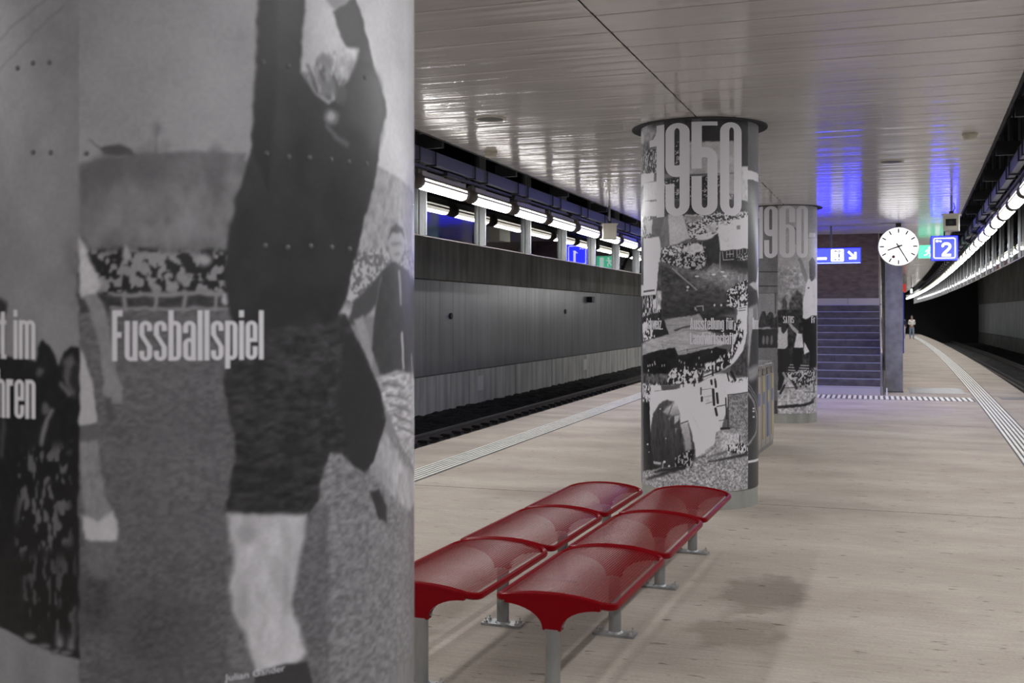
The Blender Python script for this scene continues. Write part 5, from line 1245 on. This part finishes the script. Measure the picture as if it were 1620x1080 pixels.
# ------------------------------------------------------------------ staircase
st = thing('staircase', 'dark stone staircase rising beneath the blue lift sign', 'staircase', ((SX0 + SX1) / 2, SY, 0))
RISE, GO, NR = .170, .30, 13
hw = (SX1 - SX0) / 2
rnd = random.Random(3)
def step(z0, z1, y0, y1, k, top_light=False, light=False, nose=True):
    j = rnd.choice([-.35, .05, .45, .7, -.1, -.6])
    for a, b_ in ((-hw, j - .003), (j + .003, hw)):
        s_ = MB().box(a, b_, y0, y1, z0, z1).build('step_stone', 'stone_light' if (light or top_light) else 'stone', st)
        if nose and not top_light: MB().box(a, b_, y0 - .004, y0 + .045, z1 - .012, z1 + .003).build('nosing', 'nosing', s_)
for k in range(NR):
    step(k * RISE - (.0 if k == 0 else .06), (k + 1) * RISE, k * GO, k * GO + GO + .08, k, k == NR - 1, k == 0)
LY = NR * GO; LZ_ = NR * RISE
MB().box(-hw, hw, LY + .03, LY + 1.5, LZ_ - .2, LZ_ - .002).build('landing', 'stone', st)
for k in range(NR + 2):
    step(LZ_ + k * RISE - .06, LZ_ + (k + 1) * RISE, LY + 1.4 + k * GO, LY + 1.4 + k * GO + GO + .08, k, nose=False)
sb = [(0.02, 0.0), (LY, LZ_ - .25), (LY + 1.5, LZ_ - .25), (LY + 1.4 + (NR + 2) * GO, LZ_ + (NR + 2) * RISE - .35), (LY + 1.4 + (NR + 2) * GO, 0.0)]
for s in (-1, 1):
    vs = [(s * (hw + .0), y, z) for y, z in sb] + [(s * (hw + .05), y, z) for y, z in sb]
    n = len(sb)
    MB().add(vs, [tuple(range(n)), tuple(range(n, 2 * n))] + [(i, (i + 1) % n, (i + 1) % n + n, i + n) for i in range(n)]).build('stringer', 'stone', st)
    x = s * (hw - .03)
    r_ = MB().tube([(x, -.02, .93), (x, .25, 1.0), (x, LY, LZ_ + .95), (x, LY + 1.4, LZ_ + .95), (x, LY + 1.4 + NR * GO, LZ_ + .95 + NR * RISE)], .024, 10).build('handrail', 'steel', st, True)
    for yy, zz in ((.0, 0.0), (LY * .5, LZ_ * .5), (LY, LZ_), (LY + 1.4, LZ_)):
        MB().tube([(x, yy, zz), (x, yy, zz + .95)], .022, 10).build('baluster_post', 'post', st, True)
    MB().box(s * (hw + .07), s * (hw + .1), -.02, .06, .0, .16).build('foot_block', 'white', st)

# ------------------------------------------------------------------ concrete pier
pr = thing('concrete_pier', 'square concrete pier right of the stairs behind the clock', 'pier', (.52, 26.3, 0))
MB().box(-.19, .19, -.25, .35, .0, CEIL - .002).build('pier_shaft', 'pier', pr)
MB().box(-.2, .2, -.26, .36, .0, .02).build('pier_joint', 'groove', pr)

# ------------------------------------------------------------------ platform clock
ck = thing('platform_clock', 'round white lit station clock hanging from the ceiling, showing twenty five past eight', 'clock', (.525, 22.35, 3.135))
ck.rotation_euler = (0, 0, math.radians(0))
CR_ = .385
def disc(mb, r0, r1, y, n=64, cx=0, cz=0):
    vs = []; fs = []
    for k in range(n):
        a = 2 * math.pi * k / n
        vs += [(cx + r0 * math.cos(a), y, cz + r0 * math.sin(a)), (cx + r1 * math.cos(a), y, cz + r1 * math.sin(a))]
    for k in range(n):
        a = 2 * k; b_ = 2 * ((k + 1) % n); fs.append((a, b_, b_ + 1, a + 1))
    return mb.add(vs, fs)
mb = MB()
n = 64; prof = [(CR_ - .012, -.100), (CR_, -.095), (CR_ + .004, 0.0), (CR_, .095), (CR_ - .012, .100)]
vs = [(r * math.cos(2 * math.pi * k / n), y, r * math.sin(2 * math.pi * k / n)) for r, y in prof for k in range(n)]
mb.add(vs, [(i * n + k, i * n + (k + 1) % n, (i + 1) * n + (k + 1) % n, (i + 1) * n + k) for i in range(4) for k in range(n)])
mb.build('clock_case', 'lamp_metal', ck, True)
fc = disc(MB(), .0005, CR_ - .010, -.094).build('dial', 'clock_glow', ck)
disc(MB(), .0005, CR_ - .010, .094).build('back_dial', 'clock_glow', ck)
def radial(mb, ang, r0, r1, w0, w1, y):
    """bar on the dial at a clock angle in degrees"""
    a = math.radians(90 - ang); d = (math.cos(a), math.sin(a)); p = (-d[1], d[0])
    vs = [(d[0] * r + p[0] * w * s, y + dy, d[1] * r + p[1] * w * s) for dy in (0, -.003) for r, w in ((r0, w0 / 2), (r1, w1 / 2)) for s in (-1, 1)]
    return mb.add(vs, [(0, 1, 3, 2), (4, 6, 7, 5), (0, 4, 5, 1), (2, 3, 7, 6), (0, 2, 6, 4), (1, 5, 7, 3)])
for h_ in range(60):
    if h_ % 5 == 0: radial(MB(), h_ * 6, .268, .352, .026, .026, -.0945).build('hour_mark', 'hand_dark', fc)
    else: radial(MB(), h_ * 6, .330, .352, .0055, .0055, -.0945).build('minute_mark', 'hand_dark', fc)
radial(MB(), 250.5, -.075, .215, .030, .024, -.099).build('hour_hand', 'hand_dark', ck)
radial(MB(), 149.5, -.075, .330, .026, .019, -.103).build('minute_hand', 'hand_dark', ck)
sh_ = radial(MB(), 205, -.09, .215, .008, .006, -.107)
a = math.radians(90 - 205); disc(sh_, .0005, .030, -.1085, 24, .222 * math.cos(a), .222 * math.sin(a))
sh_.build('second_hand', 'hand_red', ck)
MB().box(-.05, .05, -.05, .05, CR_ - .01, CEIL - 3.135 - .001).build('ceiling_mount', 'hand_dark', ck)

# ------------------------------------------------------------------ flat lettering for the signs
def ribbon(mb, pts, w, y, closed=False):
    pts = [Vector((p[0], 0, p[1])) for p in pts]; n = len(pts); vs = []
    for i in range(n):
        a = pts[i - 1] if (i or closed) else pts[i]; b_ = pts[(i + 1) % n] if (i < n - 1 or closed) else pts[i]
        d = (b_ - a).normalized(); p = Vector((-d.z, 0, d.x)) * w / 2
        vs += [(pts[i].x + p.x, y, pts[i].z + p.z), (pts[i].x - p.x, y, pts[i].z - p.z)]
    fs = [(2 * i, 2 * i + 1, (2 * i + 3) % (2 * n), (2 * i + 2) % (2 * n)) for i in range(n if closed else n - 1)]
    return mb.add(vs, fs)
def flat(mb, pts, y): return mb.add([(x, y, z) for x, z in pts], [tuple(range(len(pts)))])
def rrect(w, h, r, n=5):
    out = []
    for cx, cz, a0 in ((w - r, -h + r, -90), (w - r, h - r, 0), (-w + r, h - r, 90), (-w + r, -h + r, 180)):
        for i in range(n + 1):
            a = math.radians(a0 + 90 * i / n); out.append((cx + r * math.cos(a), cz + r * math.sin(a)))
    return out
def word(text, size, x, z, y, parent, m='white_glow', bold=.0):
    cu = bpy.data.curves.new('sign_word', 'FONT'); cu.body = text; cu.size = size; cu.offset = bold
    o = bpy.data.objects.new('sign_word', cu); COL.objects.link(o); bpy.context.view_layer.update()
    me = bpy.data.meshes.new_from_object(o.evaluated_get(bpy.context.evaluated_depsgraph_get()))
    COL.objects.unlink(o); bpy.data.objects.remove(o)
    for v in me.vertices: v.co = (x + v.co.x, y, z + v.co.y)
    me.materials.clear(); me.materials.append(M[m]); return link('sign_word', me, parent)
def track_sign(num, loc, label):
    t = thing('track_sign', label, 'sign', loc)
    MB().box(-.25, .25, -.06, .06, -.245, .245).build('sign_case', 'blue_paint', t)
    f = MB().box(-.24, .24, -.064, -.0601, -.235, .235).build('lit_face', 'blue_glow', t)
    g = MB(); ribbon(g, rrect(.195, .195, .03), .018, -.066, True); g.build('white_border', 'white_glow', f)
    g = MB()
    if num == 2:
        pts = [(-.062, .055)] + [(.028 + .075 * math.cos(math.radians(a)) - .03, .065 + .062 * math.sin(math.radians(a))) for a in (165, 140, 110, 80, 50, 20, -10, -30)] + [(.03, -.01), (-.045, -.085), (-.065, -.118)]
        ribbon(g, pts, .052, -.066); flat(g, [(-.09, -.15), (.09, -.15), (.09, -.095), (-.09, -.095)], -.0662)
    else:
        flat(g, [(.0, -.15), (.055, -.15), (.055, .13), (.01, .13), (.0, .12)], -.0662); flat(g, [(-.06, .07), (.01, .07), (.01, .125)], -.0663)
    g.v = [(x * .92 + .035, y, z * .92 - .025) for x, y, z in g.v]
    g.build('track_number', 'white_glow', f)
    word('Gleis', .055, -.165, .122, -.066, f, bold=.002)
    MB().tube([(0, 0, .245), (0, 0, CEIL - loc[2])], .014, 8).build('hanger_rod', 'tray', t)
track_sign(2, (1.385, 22.65, 3.105), 'lit blue track sign with a white 2 hanging near the clock')
track_sign(1, (-4.02, 22.65, 3.105), 'lit blue track sign with a white 1, seen mirrored in the left glass')
def exit_sign(loc, label, half=.3):
    t = thing('exit_sign', label, 'sign', loc)
    MB().box(-half, half, -.05, .05, -.165, .165).build('sign_case', 'white', t)
    f = MB().box(-half + .008, half - .008, -.054, -.0501, -.157, .157).build('lit_face', 'green_glow', t)
    g = MB()
    disc(g, .0005, .028, -.056, 16, -.04, .095)
    ribbon(g, [(-.045, .055), (-.07, -.02)], .05, -.056)
    ribbon(g, [(-.05, .05), (.0, .03), (.03, .055)], .022, -.0562); ribbon(g, [(-.06, .05), (-.11, .03), (-.125, -.01)], .022, -.0562)
    ribbon(g, [(-.065, -.02), (-.02, -.06), (-.03, -.12)], .028, -.0563); ribbon(g, [(-.075, -.02), (-.1, -.075), (-.16, -.085)], .028, -.0563)
    flat(g, [(.09, -.12), (.2, -.12), (.2, .12), (.09, .12)], -.0561)
    g.build('running_figure', 'green_white', f)
    MB().tube([(0, 0, .165), (0, 0, CEIL - loc[2])], .014, 8).build('hanger_rod', 'tray', t)
exit_sign((1.40, 27.8, 3.325), 'lit green exit sign half hidden behind the blue 2 sign')
exit_sign((-3.45, 27.8, 3.2), 'lit green exit sign seen mirrored in the left glass')
# blue lift sign over the stairs
ls = thing('direction_sign', 'long lit blue sign with lift symbol and arrow over the stairs', 'sign', (-1.02, 22.6, 2.995))
MB().box(-.84, .84, -.07, .07, -.15, .15).build('sign_case', 'blue_paint', ls)
f = MB().box(-.83, .83, -.074, -.0701, -.142, .142).build('lit_face', 'blue_glow', ls)
f2 = MB().box(-.83, .83, .0701, .074, -.142, .142).build('lit_face', 'blue_glow', ls)
u = MB().box(-.83, .83, -.066, .066, -.1525, -.1501).build('added_glow_underside', 'blue_fill', ls)  # added glowing strip that throws blue onto the floor below
g = MB(); flat(g, rrect(.125, .125, .02), -.076); g.v = [(x + .385, y, z) for x, y, z in g.v]; g.build('lift_symbol', 'white_glow', f)
g = MB(); ribbon(g, rrect(.105, .08, .004), .012, -.0775, True)
for sx, up in ((-.035, 1), (.035, 1)): flat(g, [(sx - .02, .088), (sx + .02, .088), (sx, .112)], -.0775); flat(g, [(sx - .02, -.088), (sx + .02, -.088), (sx, -.112)], -.0775)
ribbon(g, [(.035, -.05), (.035, .03)], .026, -.0776); disc(g, .0005, .014, -.0776, 12, .035, .052)
g.v = [(x + .385, y, z) for x, y, z in g.v]; g.build('lift_figure', 'blue_paint', f)
g = MB(); ribbon(g, [(.595, .075), (.70, -.03)], .045, -.076); flat(g, [(.755, .06), (.755, -.085), (.61, -.085), (.61, -.04), (.71, -.04), (.71, .06)], -.0761)
g.build('arrow', 'white_glow', f)
g = MB(); flat(g, [(-.2, -.085), (.17, -.085), (.18, -.075), (.18, -.045), (.17, -.035), (-.2, -.035)], -.076); flat(g, [(-.45, -.085), (-.3, -.085), (-.3, .1), (-.45, .1)], -.076)
g.build('white_symbol', 'white_glow', f)
for x in (.26, -.55): MB().tube([(x, 0, .15), (x, 0, CEIL - 2.995)], .02, 8).build('hanger_rod', 'tray', ls)

# ------------------------------------------------------------------ surveillance cameras
def camera_box(loc, label, turn):
    t = thing('surveillance_camera', label, 'camera', loc, turn)
    MB().box(-.11, .11, -.16, .16, -.125, .11).build('housing', 'beige', t)
    MB().box(-.135, .135, -.19, .17, .11, .125).build('sun_cover', 'beige', t)
    MB().box(-.075, .075, -.164, -.1601, -.06, .045).build('window', 'lens', t)
    ln = MB().tube([(0, -.163, -.008), (0, -.172, -.008)], .03, 16).build('lens_ring', 'black', t)
    MB().tube([(0, 0, .125), (0, 0, CEIL - loc[2])], .018, 10).build('ceiling_rod', 'post', t)
    MB().box(-.03, .03, -.05, .05, .125, .17).build('rod_clamp', 'black', t)
    MB().tube([(0, .03, .14), (.05, .03, .22), (.03, .02, .30)], .008, 6).build('cable', 'black', t)
camera_box((1.165, 17.4, 3.19), 'beige surveillance camera hanging above the blue 2 sign', math.radians(-6))
camera_box((-4.1, 17.2, 3.17), 'pale surveillance camera hanging in front of the left lamp row', math.radians(196))

# ------------------------------------------------------------------ ceiling fittings
def speaker(x, y, label):
    t = thing('ceiling_speaker', label, 'speaker', (x, y, CEIL))
    MB().lathe([(.145, -.001), (.145, -.007), (.125, -.009), (.122, -.005)], n=32).build('rim', 'beige', t, True)
    MB().lathe([(.124, -.006), (.06, -.010), (.0, -.011)], n=32).build('grille', 'grille', t, True)
speaker(-3.32, 9.2, 'flush round ceiling speaker left of the 1950 column')
speaker(.23, 13.27, 'flush round ceiling speaker above and left of the clock')
def detector(x, y, label):
    t = thing('smoke_detector', label, 'detector', (x, y, CEIL))
    MB().lathe([(.075, 0), (.075, -.018), (.068, -.022)], n=24).build('base', 'beige', t, True)
    MB().lathe([(.066, -.020), (.060, -.055), (.05, -.062), (.0, -.064)], n=24).build('sensor_head', 'beige', t, True)
detector(-3.98, 11.05, 'small beige smoke detector above the left lamp row')
detector(.94, 11.5, 'small beige smoke detector on the right of the ceiling')

# ------------------------------------------------------------------ recycling station behind the middle column
rs_ = thing('recycling_station', 'grey recycling station with coloured stickers between the 1950 and 1960 columns', 'recycling bin', (-1.365, 13.75, 0), -math.radians(3.5))
for k, col in enumerate(('pink', 'yellow', 'bin_blue', 'yellow')):
    y0 = k * .37
    bn = MB().box(-.48, 0, y0, y0 + .35, .06, 1.13).build('bin_unit', 'bin_grey', rs_)
    MB().box(-.46, -.02, y0 + .01, y0 + .34, 1.13, 1.16).build('bin_lid', 'steel', bn)
    MB().box(0.0, .006, y0 + .09, y0 + .26, .16, .98).build('sticker', col, bn)
    MB().box(0.0, .008, y0 + .07, y0 + .28, 1.0, 1.09).build('slot', 'lens', bn)
    MB().box(0.0, .008, y0 + .10, y0 + .25, .62, .78).build('symbol', 'yellow' if col == 'bin_blue' else 'bin_blue', bn)
MB().box(-.47, -.01, 0.01, 1.45, .0, .06).build('plinth', 'post', rs_)

# ------------------------------------------------------------------ blue information column far behind the pier
ip = thing('information_column', 'tall narrow blue information column with a red panel behind the pier', 'information column', (1.33, 52.7, 0))
MB().box(-.14, .14, -.5, .5, .0, 2.83).build('blue_body', 'blue_paint', ip)
MB().box(-.22, .22, -.45, .45, 2.83, 3.2).build('red_panel', 'stele_red', ip)
MB().box(-.05, .05, -.46, -.451, 2.95, 3.08).build('panel_symbol', 'white', ip)
MB().tube([(0, 0, 3.2), (0, 0, CEIL)], .03, 8).build('hanger_rod', 'tray', ip)
e = thing('signal_lamp', 'tiny green lit lamp beside the red panel far down the platform', 'lamp', (1.83, 53.5, 2.9))
MB().box(-.06, .06, -.05, .05, -.14, .14).build('case', 'black', e); MB().box(-.045, .045, -.056, -.0501, -.1, .1).build('lit_face', 'green_white', e)
MB().tube([(0, 0, .14), (0, 0, CEIL - 2.9)], .015, 6).build('hanger_rod', 'tray', e)

# ------------------------------------------------------------------ people far down the platform
def skinned(name, joints, edges, m, parent, sub=2):
    me = bpy.data.meshes.new(name)
    me.from_pydata([j[0] for j in joints], edges, [])
    me.materials.append(M[m])
    o = link(name, me, parent)
    md = o.modifiers.new('skin', 'SKIN'); md.use_smooth_shade = True
    sv = me.skin_vertices[0].data
    for i, j in enumerate(joints):
        r = j[1]; sv[i].radius = r if isinstance(r, tuple) else (r, r)
    sv[0].use_root = True
    s_ = o.modifiers.new('sub', 'SUBSURF'); s_.levels = sub; s_.render_levels = sub
    return o
def person(loc, rz, label, top, legs, hair_long, hold):
    t = thing('person', label, 'person', loc, rz)
    # continuous body: pelvis, spine, neck, head, arms with hands, legs with feet (faces -y)
    J = [((0, 0, .92), .10), ((0, 0, 1.12), (.12, .09)), ((0, 0, 1.32), (.13, .09)), ((0, 0, 1.41), .055), ((0, -.005, 1.47), .05),
         ((0, -.015, 1.55), (.078, .09)), ((0, -.01, 1.63), (.070, .082))]
    E_ = [(0, 1), (1, 2), (2, 3), (3, 4), (4, 5), (5, 6)]
    for s in (-1, 1):
        n = len(J)
        J += [((s * .165, 0, 1.34), .055), ((s * .21, .03, 1.10), .042), ((s * (.10 if hold else .20), -.16 if hold else -.03, 1.05 if hold else .86), .032), ((s * .05 if hold else s * .20, -.20 if hold else -.06, 1.07 if hold else .77), (.028, .02))]
        E_ += [(2, n), (n, n + 1), (n + 1, n + 2), (n + 2, n + 3)]
        n = len(J)
        J += [((s * .09, 0, .84), .085), ((s * .10, -.02 - s * .04, .47), .06), ((s * .10, s * -.05, .09), .042), ((s * .11, -.12 - s * .05, .03), (.045, .03))]
        E_ += [(0, n), (n, n + 1), (n + 1, n + 2), (n + 2, n + 3)]
    skinned('body', J, E_, 'skin', t)
    JJ = [((0, 0, .88), (.155, .12)), ((0, 0, 1.12), (.15, .115)), ((0, 0, 1.33), (.15, .105)), ((0, 0, 1.42), .07)]; EE = [(0, 1), (1, 2), (2, 3)]
    for s in (-1, 1):
        n = len(JJ); JJ += [((s * .17, 0, 1.34), .075), ((s * .22, .03, 1.10), .062), ((s * (.11 if hold else .205), -.15 if hold else -.03, 1.05 if hold else .88), .05)]
        EE += [(2, n), (n, n + 1), (n + 1, n + 2)]
    skinned('jacket', JJ, EE, top, t)
    JJ = [((0, 0, .92), (.14, .11))]; EE = []
    for s in (-1, 1):
        n = len(JJ); JJ += [((s * .092, 0, .80), .098), ((s * .10, -.02 - s * .04, .47), .078), ((s * .10, s * -.05, .10), .068)]
        EE += [(0, n), (n, n + 1), (n + 1, n + 2)]
    skinned('trousers', JJ, EE, legs, t)
    for s in (-1, 1):
        skinned('shoe', [((s * .10, s * -.05 + .03, .045), .045), ((s * .11, s * -.05 - .12, .035), (.045, .033))], [(0, 1)], 'shoe', t, 1)
    hp = [((0, .03, 1.60), (.088, .075)), ((0, .02, 1.67), (.085, .085)), ((0, -.02, 1.695), (.075, .06))]
    he = [(0, 1), (1, 2)]
    if hair_long: hp += [((0, .07, 1.48), (.10, .05)), ((0, .09, 1.34), (.10, .04))]; he += [(0, 3), (3, 4)]
    for s in (-1, 1): 
        hp.append(((s * .075, .0, 1.56), .03)); he.append((0, len(hp) - 1))
        if hair_long: hp.append(((s * .085, -.02, 1.42), .03)); he.append((len(hp) - 2, len(hp) - 1))
    skinned('hair', hp, he, 'hair', t, 1)
    for s in (-1, 1): MB().lathe([(.0, .008), (.007, .005), (.008, 0), (.007, -.005), (0, -.008)], s * .03, -.098, 8).build('eye', 'hair', t).location = (0, 0, 1.565)
person((2.86, 82.8, .0), math.radians(10), 'person in an off-white jacket and pale jeans walking up the far platform', 'coat_white', 'denim', True, True)
person((2.30, 84.5, .0), math.radians(0), 'person in dark top and pale trousers half hidden behind the blue column', 'coat_dark', 'pale_cloth', False, False)
